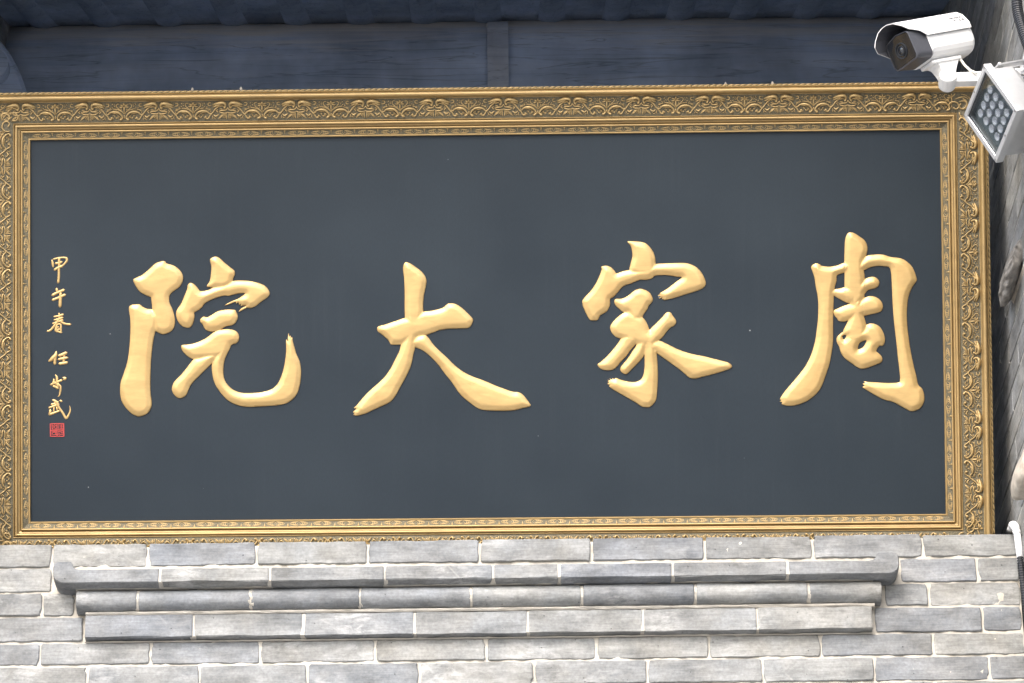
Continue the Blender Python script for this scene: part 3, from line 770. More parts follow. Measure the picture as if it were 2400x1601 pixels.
YUAN = [
 [(185,350),(200,328),(260,300),(320,250),(370,205),(430,185),(455,190),(465,205),(520,220),(570,255),(598,300),(600,345),(575,395),(530,430),(500,455),(485,490),(490,540),(510,580),(528,640),(535,690),(525,740),(495,775),(440,796),(400,785),(365,760),(345,700),(345,590),(335,500),(330,485),(290,470),(240,440),(210,400)],
 [(148,580),(165,553),(205,547),(240,548),(265,566),(300,583),(350,592),(400,640),(395,710),(372,770),(358,820),(345,900),(335,1000),(330,1100),(328,1200),(330,1290),(340,1370),(330,1420),(300,1460),(240,1483),(190,1470),(140,1430),(95,1370),(78,1310),(75,1250),(82,1190),(110,1110),(135,1030),(150,930),(158,830),(162,730),(158,650)],
 [(830,165),(870,147),(905,158),(950,200),(1000,240),(1030,265),(1035,295),(1020,330),(1010,370),(960,410),(890,410),(830,403),(800,395),(825,350),(835,290),(838,230),(828,190)],
 [(640,385),(660,367),(690,375),(720,405),(745,435),(800,430),(860,405),(910,385),(1000,355),(1060,347),(1150,350),(1240,370),(1290,395),(1318,430),(1325,460),(1305,490),(1260,520),(1210,560),(1165,578),(1140,575),(1115,585),(1065,610),(1090,580),(1130,560),(1100,555),(1085,562),(1085,545),(1070,550),(1065,530),(1045,540),(1040,525),(1000,540),(950,555),(1000,525),(1060,500),(1090,480),(1120,455),(1060,455),(985,475),(950,472),(880,490),(820,515),(775,545),(760,570),(720,600),(695,615),(697,650),(685,700),(665,735),(630,741),(590,725),(560,690),(545,645),(545,605),(565,570),(590,530),(615,470),(635,420)],
 [(745,690),(750,665),(775,648),(800,655),(840,635),(890,605),(950,592),(1030,592),(1045,607),(1057,635),(1057,665),(1040,700),(1010,720),(960,730),(920,755),(870,772),(810,770),(780,745),(765,715)],
 [(585,900),(600,885),(660,880),(730,860),(800,825),(850,785),(900,762),(970,753),(1020,760),(1055,780),(1070,815),(1065,850),(1040,875),(1005,887),(960,960),(900,990),(860,995),(800,1000),(730,1005),(690,1005),(640,980),(600,940)],
 [(690,1005),(740,985),(800,960),(870,950),(880,1000),(840,1040),(790,1090),(740,1140),(690,1190),(660,1230),(630,1300),(605,1322),(565,1331),(530,1305),(510,1270),(510,1235),(530,1190),(580,1140),(630,1080)],
 [(870,975),(920,890),(1000,870),(990,920),(965,970),(945,1030),(938,1110),(950,1180),(985,1230),(1030,1265),(1090,1285),(1160,1288),(1240,1283),(1300,1270),(1350,1250),(1395,1205),(1425,1140),(1445,1070),(1458,990),(1463,920),(1462,850),(1470,842),(1475,858),(1478,820),(1484,787),(1490,820),(1498,805),(1504,835),(1512,818),(1520,860),(1530,895),(1540,930),(1550,965),(1575,1020),(1587,1090),(1585,1170),(1570,1250),(1550,1300),(1510,1345),(1460,1375),(1380,1390),(1270,1398),(1160,1403),(1080,1395),(1000,1365),(940,1315),(890,1250),(860,1190),(845,1120),(843,1040)]]
DA = [
 [(312,705),(330,688),(380,675),(460,648),(540,620),(610,600),(700,565),(780,555),(850,540),(890,525),(930,493),(960,489),(1000,495),(1050,525),(1100,570),(1135,605),(1153,630),(1148,655),(1130,690),(1100,705),(1040,708),(960,710),(900,715),(850,725),(800,745),(740,765),(690,775),(640,800),(560,830),(530,848),(440,850),(425,835),(405,805),(360,765),(320,735)],
 [(540,170),(550,140),(565,128),(600,138),(650,170),(700,210),(735,255),(745,300),(735,360),(722,420),(715,500),(716,570),(700,640),(680,720),(660,800),(645,880),(630,930),(615,1010),(590,1080),(550,1160),(510,1230),(465,1310),(420,1355),(350,1390),(280,1420),(220,1450),(160,1467),(115,1471),(122,1462),(104,1465),(114,1450),(102,1440),(128,1412),(108,1405),(130,1385),(180,1325),(240,1260),(320,1190),(380,1130),(430,1060),(470,980),(505,910),(522,850),(550,780),(560,700),(555,610),(553,500),(553,400),(550,290),(542,220)],
 [(600,830),(650,780),(700,765),(740,768),(770,800),(810,855),(860,905),(920,960),(980,1020),(1040,1070),(1110,1112),(1180,1140),(1260,1170),(1340,1205),(1420,1235),(1500,1262),(1550,1267),(1585,1285),(1620,1325),(1645,1360),(1657,1378),(1645,1392),(1590,1405),(1530,1420),(1440,1429),(1330,1428),(1250,1422),(1200,1410),(1140,1370),(1070,1315),(1020,1260),(970,1185),(910,1110),(850,1030),(780,955),(710,900),(650,875),(620,860)]]
JIA = [
 [(465,95),(480,90),(540,92),(600,100),(640,125),(675,170),(695,220),(700,280),(700,340),(640,375),(560,380),(500,355),(482,325),(490,280),(505,220),(503,170),(490,125)],
 [(245,305),(260,298),(295,295),(330,310),(360,340),(374,358),(400,350),(440,337),(490,328),(560,318),(640,295),(700,280),(800,275),(900,271),(970,276),(1030,300),(1075,340),(1105,390),(1120,440),(1105,475),(1060,500),(980,525),(900,550),(830,570),(770,582),(768,570),(752,577),(757,560),(728,570),(742,550),(717,543),(742,532),(735,525),(800,485),(870,430),(920,393),(870,385),(790,373),(700,377),(670,400),(620,413),(570,412),(500,440),(430,465),(390,510),(355,550),(320,575),(320,620),(300,665),(270,690),(235,712),(220,745),(180,752),(150,745),(125,705),(100,650),(87,600),(95,575),(130,535),(170,490),(210,425),(240,355),(250,320)],
 [(355,600),(360,578),(380,570),(420,570),(470,545),(520,505),(570,487),(620,500),(655,525),(677,570),(670,600),(645,625),(630,660),(600,700),(580,740),(500,760),(470,690),(430,682),(390,650),(365,625)],
 [(320,810),(335,775),(370,735),(420,695),(470,675),(520,690),(580,718),(610,745),(635,790),(650,830),(690,890),(680,940),(620,975),(560,960),(530,945),(460,920),(410,903),(370,890),(335,855)],
 [(600,900),(655,825),(700,780),(750,730),(785,690),(810,681),(830,690),(845,715),(865,740),(873,770),(855,795),(820,815),(790,850),(760,890),(725,922),(690,970),(620,980)],
 [(430,880),(480,850),(540,880),(560,925),(525,960),(490,1000),(455,1050),(410,1095),(375,1140),(340,1163),(290,1168),(240,1155),(215,1120),(240,1100),(290,1055),(340,1000),(380,950),(410,905)],
 [(540,955),(580,900),(640,930),(612,1020),(590,1065),(550,1110),(500,1160),(465,1195),(440,1198),(412,1180),(405,1155),(420,1125),(460,1080),(500,1020),(530,975)],
 [(590,930),(640,870),(700,940),(710,1030),(717,1120),(720,1220),(715,1320),(708,1400),(690,1440),(655,1472),(620,1476),(585,1470),(540,1440),(470,1400),(400,1360),(340,1325),(310,1300),(320,1294),(298,1280),(314,1272),(300,1264),(316,1260),(298,1248),(325,1252),(318,1236),(338,1247),(340,1234),(355,1242),(370,1232),(410,1247),(470,1262),(530,1265),(570,1250),(595,1215),(607,1150),(608,1070),(605,990)],
 [(640,950),(690,915),(740,923),(800,950),(870,985),(940,1012),(1020,1035),(1100,1050),(1180,1070),(1260,1090),(1310,1105),(1340,1135),(1315,1158),(1250,1180),(1180,1200),(1100,1220),(1040,1236),(1000,1235),(970,1220),(900,1160),(830,1110),(760,1060),(710,1025),(670,1000)]]
ZHOU = [
 [(615,150),(630,100),(655,82),(690,90),(730,115),(770,145),(790,180),(795,220),(785,270),(768,310),(765,380),(775,450),(770,560),(765,620),(700,700),(655,660),(615,540),(612,430),(610,300),(612,220)],
 [(345,360),(360,340),(390,330),(415,340),(435,352),(500,357),(560,345),(610,325),(660,320),(660,390),(630,402),(585,412),(550,430),(548,470),(530,540),(525,620),(522,720),(520,830),(520,950),(510,1040),(490,1140),(460,1230),(430,1310),(390,1370),(330,1420),(270,1450),(210,1467),(150,1468),(110,1455),(114,1440),(95,1435),(110,1425),(95,1415),(130,1360),(180,1300),(240,1230),(300,1150),(345,1060),(375,960),(390,860),(400,760),(402,660),(395,580),(382,520),(370,440),(355,395)],
 [(720,330),(790,272),(850,262),(920,262),(980,280),(1050,288),(1100,310),(1145,350),(1170,395),(1188,450),(1185,475),(1160,510),(1135,560),(1118,620),(1110,720),(1113,820),(1125,930),(1140,1030),(1160,1130),(1185,1230),(1200,1300),(1230,1330),(1248,1380),(1248,1430),(1225,1480),(1180,1507),(1140,1512),(1105,1495),(1060,1470),(1000,1438),(930,1420),(860,1385),(800,1350),(755,1320),(772,1310),(755,1292),(777,1290),(765,1274),(800,1278),(880,1283),(960,1287),(1040,1283),(1055,1265),(1052,1200),(1040,1100),(1028,980),(1015,870),(1003,750),(995,630),(990,520),(978,375),(930,355),(870,352),(810,365),(770,385),(720,390)],
 [(505,565),(530,540),(580,530),(640,510),(700,490),(770,460),(800,445),(840,438),(870,450),(890,480),(880,515),(850,532),(800,545),(770,580),(700,650),(645,650),(580,620),(530,590)],
 [(525,710),(560,690),(620,665),(700,640),(760,610),(820,592),(870,605),(905,635),(918,670),(912,705),(880,725),(820,738),(770,750),(700,770),(650,785),(600,797),(565,790),(550,770),(530,745)],
 [(670,620),(755,610),(765,740),(780,800),(790,860),(750,940),(640,930),(600,905),(605,860),(635,800),(655,740)],
 [(600,880),(680,870),(760,855),(790,820),(840,812),(890,835),(920,880),(935,930),(930,970),(915,990),(890,990),(865,1030),(880,1045),(905,1070),(915,1100),(900,1125),(850,1145),(790,1167),(740,1172),(705,1155),(670,1130),(620,1095),(585,1050),(570,1000),(550,960),(550,925),(570,900)]]
ZH = [[(594,915),(612,903),(626,912),(606,940)], [(718,1005),(735,965),(785,945),(780,970),(755,1005),(722,1018)]]
carve('gilded_character', 'gilded carved character nearest the small inscription, with a long upswept hook', 260, 560, 3.5646, YUAN)
carve('gilded_character', 'gilded carved three-stroke character with wide spread legs', 800, 580, 3.7333, DA)
carve('gilded_character', 'gilded carved character with a roof stroke over slanting legs', 1340, 540, 3.5625, JIA)
carve('gilded_character', 'gilded carved character with a tall open box frame around inner strokes', 1800, 520, 3.4075, ZHOU, ZH)

def small(name, label, ox, oy, sc, L, mat=GOLD, hr=.42, z0=-.0005):
    mb = MB()
    for st in L:
        pts = []
        for a, b, w_ in st:
            x, y = L2(ox+a/sc, oy+b/sc, .002); pts.append((x, y, w_*1.14/sc*K))
        mb.ridge(pts, hr, 4, 6, 0, 1.0, z0)
    o = mb.obj(name, mat, plaque, True); o['label'] = label; return o
small('small_character', 'topmost small gold character of the column', 90, 590, 7.13, [[(225,140,24),(238,200,40),(245,250,30)],[(250,125,24),(330,105,28),(420,97,26),(468,110,36),(473,150,36),(440,195,32),(400,235,28)],[(290,195,38),(340,185,36),(385,170,36)],[(345,110,36),(345,200,40),(340,300,36),(340,400,38),(330,512,42)],[(272,300,40),(330,265,42),(395,238,42)]])
small('small_character', 'second small gold character of the column', 90, 590, 7.13, [[(302,622,42),(318,665,42)],[(238,725,44),(300,690,42),(370,662,40),(420,640,46)],[(240,805,42),(330,770,38),(440,720,44)],[(370,690,42),(365,800,50),(360,910,50)]])
small('small_character', 'third small gold character of the column', 90, 590, 7.13, [[(345,1030,26),(347,1110,34),(330,1180,34)],[(260,1085,24),(340,1075,36),(408,1050,36)],[(260,1140,24),(340,1125,36),(403,1100,34)],[(240,1200,28),(330,1170,36),(403,1145,36)],[(330,1140,38),(270,1230,38),(200,1310,34),(148,1328,28)],[(365,1165,32),(440,1205,36),(532,1215,32)],[(310,1210,24),(288,1310,40),(330,1335,32),(385,1350,28)],[(310,1215,22),(370,1215,28),(372,1290,34),(377,1345,28)],[(315,1262,26),(335,1258,24)],[(300,1300,28),(370,1295,24)]])
small('small_character', 'fourth small gold character of the column, below a wide gap', 90, 810, 6.82, [[(285,95,20),(268,160,60),(220,210,58),(168,250,30)],[(268,170,48),(262,230,46),(260,292,42)],[(332,160,42),(390,140,46),(440,118,50)],[(322,220,36),(390,207,42),(458,195,38)],[(410,130,36),(405,210,36),(400,290,36)],[(337,290,44),(400,282,42),(452,272,44)]])
small('small_character', 'fifth small gold character of the column, thin with a dot', 90, 810, 6.82, [[(270,465,12),(295,510,36),(290,580,36),(280,640,26)],[(245,540,26),(240,600,42),(197,625,30)],[(240,610,32),(310,577,34),(368,555,36)],[(392,512,22),(430,525,44),(405,542,30)],[(242,650,36),(270,660,32),(310,682,36)],[(310,618,26),(350,650,30),(350,720,30),(335,790,24),(308,820,8)],[(315,600,32),(308,680,28)]])
small('small_character', 'lowest small gold character of the column, with a sweeping tail', 90, 810, 6.82, [[(225,868,20),(270,890,44),(300,940,40),(340,1010,36),(390,1080,36),(440,1162,36),(480,1110,30),(508,1030,22),(496,962,8)],[(207,940,32),(260,930,36),(310,905,36)],[(168,995,28),(240,970,36),(320,940,36)],[(342,878,24),(368,888,34)],[(190,1030,36),(180,1100,42)],[(180,1100,38),(250,1075,32),(330,1045,30)],[(247,990,24),(243,1060,26)],[(287,985,26),(302,1040,26)]])
# red seal: a thin carved plate, its strokes left standing in red
def seal(L, wd):
    mb = MB()
    for st in L:
        for (a, b), (c, d) in zip(st[:-1], st[1:]):
            p = Vector(L2(90+a/6.82, 810+b/6.82, .001)); q = Vector(L2(90+c/6.82, 810+d/6.82, .001)); t = (q-p).normalized(); w_ = wd/6.82*K/2
            nrm = Vector((-t.y, t.x))*w_; p -= t*w_*.9; q += t*w_*.9
            R4 = [p+nrm, p-nrm, q-nrm, q+nrm]
            mb.add([(*r, .0012) for r in R4]+[(*r, -.001) for r in R4], [(0, 1, 2, 3), (0, 4, 5, 1), (1, 5, 6, 2), (2, 6, 7, 3), (3, 7, 4, 0)])
    return mb
sb = seal([[(190,1252),(305,1247),(405,1248),(407,1450),(310,1452),(192,1452),(190,1252)],[(296,1250),(298,1450)],[(196,1358),(292,1356)],[(300,1350),(404,1348)]], 13)
so = sb.obj('red_seal', RED, plaque); so['label'] = 'square red seal stamp below the small characters'
s2 = seal([[(214,1280),(285,1276)],[(218,1300),(270,1298)],[(232,1318),(232,1340),(282,1340)],[(250,1312),(280,1326)],[(218,1258),(220,1340)],[(262,1262),(262,1296)],
           [(215,1376),(285,1370)],[(215,1396),(250,1386),(284,1394)],[(240,1380),(214,1412)],[(262,1376),(280,1420)],[(212,1428),(284,1424)],
           [(318,1262),(318,1336)],[(336,1272),(396,1270)],[(340,1300),(394,1300)],[(366,1264),(366,1330)],[(338,1330),(396,1328)],
           [(316,1372),(350,1370)],[(330,1366),(328,1400),(312,1430)],[(360,1366),(396,1364),(396,1396),(362,1396),(360,1366)],[(350,1420),(394,1418)],[(340,1436),(340,1410)]], 9)
s2.obj('seal_strokes', RED, so)

# ================================================================== SECURITY CAMERA
Yc = -.74
cs = Vector((.5, -.866, 0)).normalized(); ca = Vector((-.795, -.459, -.395)).normalized()
cu = ca.cross(cs); cu = cu if cu.z > 0 else -cu
cs = cu.cross(ca).normalized() if cu.cross(ca).dot(cs) > 0 else ca.cross(cu).normalized()
mm = (CAM-P(2120, 117, Yc)).dot(-_F)/FPX/1000*1000   # metres per photograph pixel there
c0 = P(2111, 116, Yc)                       # centre of the front window
sec = empty('security_camera'); CM = Matrix((cs, ca, cu)).transposed().to_4x4(); CM.translation = c0; sec.matrix_world = CM
tag(sec, 'white bullet security camera on a wall arm above the floodlight', 'camera')
def sect(S, y): return [(a*.001, y*.001, b*.001) for a, b in S]
def rrect(w_, b, t, r, top=0.0, n_=5):       # rounded rectangle with an arched top, mm
    P4 = [(w_/2, b), (w_/2, t), (-w_/2, t), (-w_/2, b)]; out = []
    for (cx, cz, a0) in ((w_/2-r, b+r, -90), (w_/2-r, t-r, 0), (-w_/2+r, t-r, 90), (-w_/2+r, b+r, 180)):
        for k in range(n_+1):
            a = math.radians(a0+90*k/n_); out.append((cx+r*math.cos(a), cz+r*math.sin(a)))
        if a0 == 0: out.append((0, t+top))
    return out
S0 = rrect(92, -42, 32, 12, 6); S1 = rrect(86, -39, 30, 10, 5); SB = rrect(100, -50, 40, 34, 8)
mb = MB(); mb.loft([sect(S1, -3), sect(S1, 0), sect(S0, -1), sect(S0, -6), sect(rrect(96, -46, 36, 16, 7), -52)][1:], cap=False)
mb.obj('front_bezel', DGREY, sec)
mb = MB(); mb.loft([sect(rrect(84, -38, 29, 9, 5), -2), sect(rrect(84, -38, 29, 9, 5), -1)]); wo = mb.obj('front_window', LENSG, sec)
mb = MB()
for r0, r1, y in ((20, 17, 1.5), (13, 10, 2.0)):
    rg = [[(r*math.cos(2*math.pi*q/24)*.001, yy*.001, (r*math.sin(2*math.pi*q/24)-4)*.001) for q in range(24)] for r, yy in ((r0, -1), (r0, y), (r1, y), (r1, -1))]
    mb.loft(rg, cap=False)
mb.obj('lens_ring', BLACK, wo)
mb = MB(); mb.loft([[(r*math.cos(2*math.pi*q/20)*.001, yy*.001, (r*math.sin(2*math.pi*q/20)-4)*.001) for q in range(20)] for r, yy in ((10, -.5), (8, 1.5), (4, 2.8), (.5, 3.2))]); mb.obj('lens', LENSG, wo, True)
mb = MB(); mb.loft([sect(rrect(97, -47, 37, 18, 7), -50), sect(rrect(100, -50, 40, 30, 8), -54), sect(SB, -60), sect(SB, -150), sect(SB, -190), sect(rrect(94, -46, 37, 34, 7), -200), sect(rrect(78, -36, 28, 28, 4), -205)]); mb.obj('body', WHITE, sec, False)
# sun visor: a thin arched shell, cut back at the sides
arch = [(-56, -6), (-57, 18), (-50.5, 33), (-44, 46), (-28, 60), (-10, 65), (10, 65), (28, 60), (44, 46), (50.5, 33), (57, 20), (56, 6)]
fr = [-20, 22, 30, 27, 24, 23, 22, 18, 10, -2, -28, -48]
def shell(off, y0s, y1): 
    return [[((a-math.copysign(off, a))*.001, y*.001, (b-off*.9 if b > 30 else b)*.001) for (a, b), y in zip(arch, y0s)], [((a-math.copysign(off, a))*.001, y1*.001, (b-off*.9 if b > 30 else b)*.001) for a, b in arch]]
o0, o1 = shell(0, fr, -196); i0, i1 = shell(1.8, fr, -196)
nA = len(arch); V = o0+o1+i0+i1; F = []
for k in range(nA-1):
    F += [(k, k+1, nA+k+1, nA+k), (2*nA+k+1, 2*nA+k, 3*nA+k, 3*nA+k+1), (k+1, k, 2*nA+k, 2*nA+k+1), (nA+k, nA+k+1, 3*nA+k+1, 3*nA+k)]
F += [(0, nA, 3*nA, 2*nA), (nA-1, 3*nA-1, 4*nA-1, 2*nA-1)]
vo_ = obj('sun_visor', V, F, None, sec, mats=[WHITE, DGREY], midx=[1 if k < 4*(nA-1) and k % 4 == 1 else 0 for k in range(len(F))])
# printed maker's name on the sloping face of the visor
def text(s_, size, y, tcen, name, k=1.0):
    cu_ = bpy.data.curves.new(name, 'FONT'); cu_.body = s_; cu_.size = 1.0; cu_.offset = .018; cu_.align_x = 'CENTER'; cu_.align_y = 'CENTER'
    to = bpy.data.objects.new(name, cu_); COL.objects.link(to)
    dg = bpy.context.evaluated_depsgraph_get(); me = bpy.data.meshes.new_from_object(to.evaluated_get(dg)); bpy.data.objects.remove(to)
    me.materials.clear(); me.materials.append(INK)
    p1, p2 = Vector((57, 20)), Vector((44, 46)); d = (p2-p1).normalized(); nn = Vector((d.y, -d.x))
    if nn.x < 0: nn = -nn
    ex = Vector((0, -1, 0)); ez2 = Vector((d.x, 0, d.y)); nrm = Vector((nn.x, 0, nn.y))
    for vtx in me.vertices:
        q = vtx.co; cc = Vector((p1.x+d.x*tcen, 0, p1.y+d.y*tcen))
        r = cc+ez2*(q.y*size)+ex*(q.x*size*k)+Vector((0, y, 0))+nrm*1.1
        # follow the facets of the arch
        vtx.co = r*.001
    return link(bpy.data.objects.new(name, me), sec)
try:
    text('HIKVISION', 9.4, -164, 20.5, 'printed_name'); text('海康威视', 9.4, -168, 10.0, 'printed_name')
except Exception as ex_: print('text failed', ex_)
# bracket
mb = MB(); mb.box((.007, -.101, -.056), (.050, .098, .009), bev=.002); mb.box((.005, -.101, -.0505), (.034, .07, .004))
mb.obj('bracket_plate', WHITE, sec)
mb = MB()
def rc_(s0, s1, y0, y1, z): return [(s0, y0, z), (s1, y0, z), (s1, y1, z), (s0, y1, z)]
mb.loft([rc_(-.014, .028, -.140, -.070, -.0602), rc_(-.008, .028, -.134, -.074, -.068), rc_(-.002, .027, -.122, -.074, -.082), rc_(.002, .026, -.112, -.074, -.098)])
mb.obj('bracket_web', WHITE, sec)
# pivot and arm run to the side wall in world x; built in world space, then brought under the camera
CI = CM.inverted()
def wl(q): return tuple(CI @ Vector(q))
pw = P(2222, 180, Yc+.030)
mb = MB()
ax = Vector((0, -1, .22)).normalized()
mb.tube([wl(pw-ax*.035), wl(pw-ax*.030), wl(pw+ax*.004), wl(pw+ax*.008)], [.0200, .0215, .0215, .0195], 28)
mb.obj('pivot_joint', WHITE, sec)
mb = MB(); mb.tube([wl(pw+ax*.0075), wl(pw+ax*.0095)], .0058, 14); mb.obj('pivot_screw', STEEL, sec)
mb = MB()
ra = []
for x, hz, dz in ((pw.x+.012, .012, 0), (pw.x+.05, .0125, .001), (pw.x+.12, .0135, .004), (XW-.004, .016, .008)):
    c = Vector((x, pw.y+.016, pw.z+dz)); ra.append([wl(c+Vector((0, a*.014, b*hz))) for a, b in ((-1, -1), (-1.15, -.6), (-1.15, .6), (-1, 1), (1, 1), (1.15, .6), (1.15, -.6), (1, -1))])
mb.loft(ra); mb.obj('mounting_arm', WHITE, sec)
mb = MB(); mb.box((0, 0, 0), (.012, .09, .09), bev=.003); mb.V = [wl(Vector(q)+Vector((XW-.0065, pw.y+.016, pw.z+.008))) for q in mb.V]; mb.obj('wall_flange', WHITE, sec)
mb = MB(); mb.tube([wl(P(a, b, Yc+d)) for a, b, d in ((2240, 122, .06), (2250, 138, .06), (2261, 153, .05), (2275, 166, .03), (2290, 172, .02))], .0032, 8); mb.obj('cable', CREAM, sec, True)

# ================================================================== FLOODLIGHT
T0 = P(2250+325/5.807, 130+118/5.807, -.80)
e1 = (_R*-33.6 - _U*115.4 + _F*113.7); e2 = (_R*63.7 - _U*116.2 - _F*99.0)
e1.normalize(); e2.normalize(); nf = e1.cross(e2).normalized()
if nf.dot(_F) > 0: nf = -nf
e2 = (e2-e1*e2.dot(e1)).normalized()
px_m = (T0-CAM).dot(_F)/FPX; SD = 165*px_m
fl = empty('floodlight'); FM = Matrix((e1, e2, e1.cross(e2))).transposed().to_4x4(); sgn = 1 if e1.cross(e2).dot(nf) > 0 else -1
FM.translation = T0; fl.matrix_world = FM
tag(fl, 'square silver floodlight with a grid of round lens tubes', 'floodlight')
def fq(a, b, z): return (a*SD, b*SD, sgn*z)
def frame_ring(a0, a1, z): return [fq(a0, a0, z), fq(a1, a0, z), fq(a1, a1, z), fq(a0, a1, z)]
mb = MB(); mb.loft([frame_ring(.075, .925, -.004), frame_ring(.07, .93, 0), frame_ring(.005, .995, 0), frame_ring(0, 1, -.002), frame_ring(0, 1, -.020), frame_ring(.05, .95, -.022)], cap=False)
mb.obj('front_frame', SILVER, fl)
mb = MB(); mb.loft([frame_ring(.06, .94, -.0205), frame_ring(.06, .94, -.078), frame_ring(.12, .88, -.095)]);
mb.F = [f for k, f in enumerate(mb.F) if k != len(mb.F)-2]; mb.I = mb.I[:len(mb.F)]
mb.obj('housing', SILVER, fl)
mb = MB(); mb.loft([frame_ring(.09, .91, -.0045), frame_ring(.075, .925, -.0035)], cap=False); mb.obj('gasket', BLACK, fl)
mb = MB(); mb.add(frame_ring(.03, .97, -.022), [(0, 1, 2, 3)]); mb.obj('reflector_plate', PLATE, fl)
mb = MB(); mb.loft([frame_ring(.08, .92, -.0060), frame_ring(.08, .92, -.0048)]); mb.obj('glass_pane', CLEAR, fl)
lm = MB()
rg = [[(r*math.cos(2*math.pi*q/16), r*math.sin(2*math.pi*q/16), sgn*z) for q in range(16)] for r, z in ((.0065, -.0085), (.0098, .002), (.0108, .003), (.0106, .004), (.0090, .0036), (.0062, -.001), (.0035, -.0035), (.003, -.0035))]
lm.loft(rg, cap=False); lme = lm.me('lens_tube', [LENS], True)
for i in range(4):
    for j in range(4):
        inst('lens_tube', lme, fl, Matrix.Translation(fq(.5+(i-1.5)*.152, .5+(j-1.5)*.168, -.0135)))
for j in range(10):
    mb = MB(); b = .12+.075*j
    mb.loft([[fq(.14, b, -.080), fq(.86, b, -.080), fq(.86, b+.022, -.080), fq(.14, b+.022, -.080)], [fq(.16, b, -.118), fq(.84, b, -.118), fq(.84, b+.022, -.118), fq(.16, b+.022, -.118)]])
    mb.obj('cooling_fin', SILVER, fl)
for a_, b_ in ((.035, .035), (.965, .035), (.965, .965), (.035, .965), (.5, .035), (.5, .965)):
    mb = MB(); c_ = fq(a_, b_, 0); mb.tube([(c_[0], c_[1], -sgn*.001), (c_[0], c_[1], sgn*.0012)], .0026, 8); mb.obj('screw', STEEL, fl)
# yoke to the wall: a flat arm bolted on the housing top
FI = FM.inverted()
def ql(p): return tuple(FI @ Vector(p))
b0 = P(2250+755/5.807, 130+425/5.807, -.80+.02)
bw_ = FI @ b0
mb = MB(); mb.tube([(bw_.x, -.004, bw_.z), (bw_.x, -.014, bw_.z)], .0065, 14); mb.obj('yoke_bolt', STEEL, fl)
a0 = FM @ Vector((bw_.x, -.006, bw_.z)); a1 = Vector((XW-.002, a0.y+.03, a0.z+.03)); t = (a1-a0).normalized(); bb = t.cross(Vector((0, 0, 1))).normalized(); cc = t.cross(bb)
mb = MB(); mb.loft([[ql(p+bb*x+cc*y) for x, y in ((-.016, -.002), (.016, -.002), (.016, .002), (-.016, .002))] for p in (a0-t*.016, a0+t*.05, a1)]); mb.obj('yoke_arm', SILVER, fl)
mb = MB(); mb.box(tuple(a1+Vector((-.002, 0, 0))), (.006, .07, .07), bev=.002); mb.V = [ql(q) for q in mb.V]; mb.obj('yoke_base', SILVER, fl)
mb = MB(); mb.tube([ql(p) for p in (a0+Vector((.01, 0, -.006)), a0+Vector((.03, .01, -.03)), a0+Vector((.05, .03, -.05)), Vector((XW-.01, a0.y+.05, a0.z-.05)))], .004, 8); mb.obj('cable', BLACK, fl, True)

# ================================================================== CONDUITS, PIPE, CARVED STONES
def conduit(name, label, pts, r, mat):
    Q = [Vector(q) for q in sub([tuple(p) for p in pts], 8)]
    L = [0]
    for a, b in zip(Q[:-1], Q[1:]): L.append(L[-1]+(b-a).length)
    tot = L[-1]; st = .0022; nn = int(tot/st); R = []; PP = []
    for k in range(nn+1):
        s = tot*k/nn; i = max(j for j in range(len(L)) if L[j] <= s+1e-9); i = min(i, len(Q)-2)
        PP.append(Q[i].lerp(Q[i+1], (s-L[i])/max(L[i+1]-L[i], 1e-9))); R.append(r*(1 if k % 3 else .86))
    mb = MB(); mb.tube(PP, R, 14); o = mb.obj(name, mat, None, False); return tag(o, label, 'conduit')
conduit('corrugated_conduit', 'black corrugated conduit hanging down the side wall behind the floodlight', [P(2381, -60, -.90), P(2383, 0, -.90), P(2386, 30, -.90), P(2394, 60, -.91), P(2403, 90, -.92), P(2413, 120, -.93), P(2424, 180, -.94)], .0134, BLACK)
pp = empty('drain_pipe', tuple(P(2375, 1234, -.045))); tag(pp, 'white plastic pipe with an elbow at the right end of the brick wall', 'pipe')
bp = Vector(pp.location)
rel = lambda q: tuple(Vector(q)-bp)
mb = MB(); mb.tube([rel(P(2392.5, 1318, -.055)), rel(P(2384, 1250, -.050))], .0088, 18); mb.tube([rel(P(2384, 1252, -.050)), rel(P(2383, 1245, -.049))], .0102, 18); mb.obj('pipe', PVC, pp, True)
e_ = [P(2383.5, 1247, -.049), P(2380, 1236, -.047), P(2376, 1231, -.040), P(2373.5, 1231, -.026), P(2372, 1233, -.01)]
mb = MB(); mb.tube([rel(q) for q in e_], [.0100, .0106, .0108, .0106, .0100], 18); mb.obj('elbow', PVC, pp, True)
mb = MB(); mb.tube([rel(P(2372, 1233, -.012)), rel(P(2367, 1243, .12)), rel(P(2362, 1254, .3))], .0085, 16); mb.obj('branch_pipe', PVC, pp, True)
conduit('cable_sleeve', 'black cable sleeve below the white pipe at the right edge', [P(2391, 1306, -.056), P(2394, 1335, -.058), P(2398, 1370, -.06), P(2403, 1410, -.06), P(2409, 1470, -.055), P(2420, 1640, -.04)], .0086, BLACK)

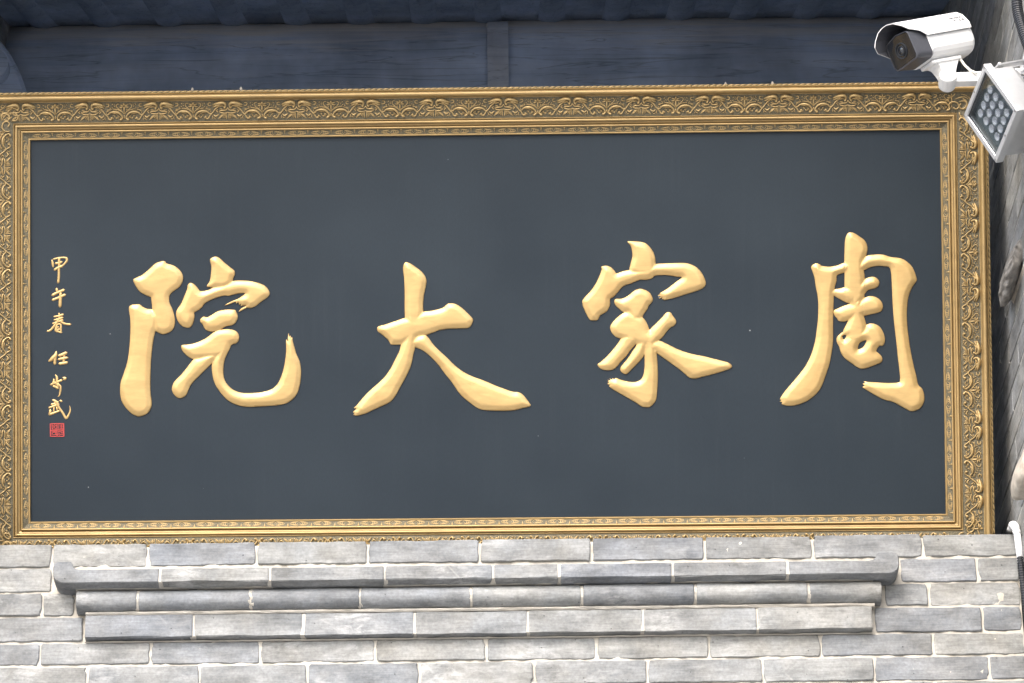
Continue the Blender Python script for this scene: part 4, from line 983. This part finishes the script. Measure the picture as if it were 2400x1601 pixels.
def lump(name, label, cat, outline, Yf, depth, mat, amp, fs, seedv, carve_=0.0):
    """rounded projecting stone: an outline at its front plane, swelling from the side wall"""
    c = sum((P(a, b, Yf) for a, b in outline), Vector())/len(outline)
    rings = []; N = [P(a, b, Yf)-c for a, b in outline]; N = [Vector(q) for q in sub([tuple(q) for q in N], 8, True)]
    for k in range(25):
        t = k/24; sc = math.sin(math.pi*(.08+.84*t))**.4; rings.append([(q.x*sc, -depth/2+depth*t, q.z*sc) for q in N])
    V = []
    mb = MB(); mb.loft(rings)
    mb.V = [tuple(Vector(q)*(1+amp*mn.noise((q[0]*fs+seedv, q[1]*fs, q[2]*fs))+amp*.7*mn.noise((q[0]*fs*2.4+seedv, q[1]*fs*2.4, q[2]*fs*2.4))+carve_*math.sin(q[2]*260+5*mn.noise((q[0]*30, q[1]*30, q[2]*30))))) for q in mb.V]
    o = mb.obj(name, mat, None, True); o.location = tuple(c); return tag(o, label, cat)
lump('carved_corbel', 'weathered carved brick corbel on the side wall beside the plaque', 'corbel', [(2402, 560), (2386, 580), (2366, 605), (2352, 640), (2345, 672), (2350, 690), (2364, 694), (2376, 680), (2392, 655), (2420, 640), (2425, 580)], -.30, .22, STONEG, .10, 60, 1, .05)
lump('stone_bracket', 'rounded pale stone bracket projecting from the side wall near the white pipe', 'bracket', [(2403, 1050), (2392, 1072), (2381, 1095), (2372, 1124), (2374, 1150), (2384, 1161), (2400, 1160), (2425, 1155), (2440, 1100), (2430, 1050)], -.28, .16, STONE, .05, 30, 4)
slab = empty('corbel_slab', tuple(P(2390, 660, -.36))); tag(slab, 'pale sloping stone strip under the carved corbel', 'slab')
sb0 = Vector(slab.location)
mb = MB()
A4 = [P(2405, 600, -.42), P(2398, 622, -.42), P(2370, 705, -.22), P(2376, 712, -.22), P(2384, 706, -.24), P(2412, 640, -.44)]
mb.loft([[tuple(q-sb0+Vector((dx, 0, 0))) for q in A4] for dx in (0, .06)])
mb.obj('strip', STONE, slab)
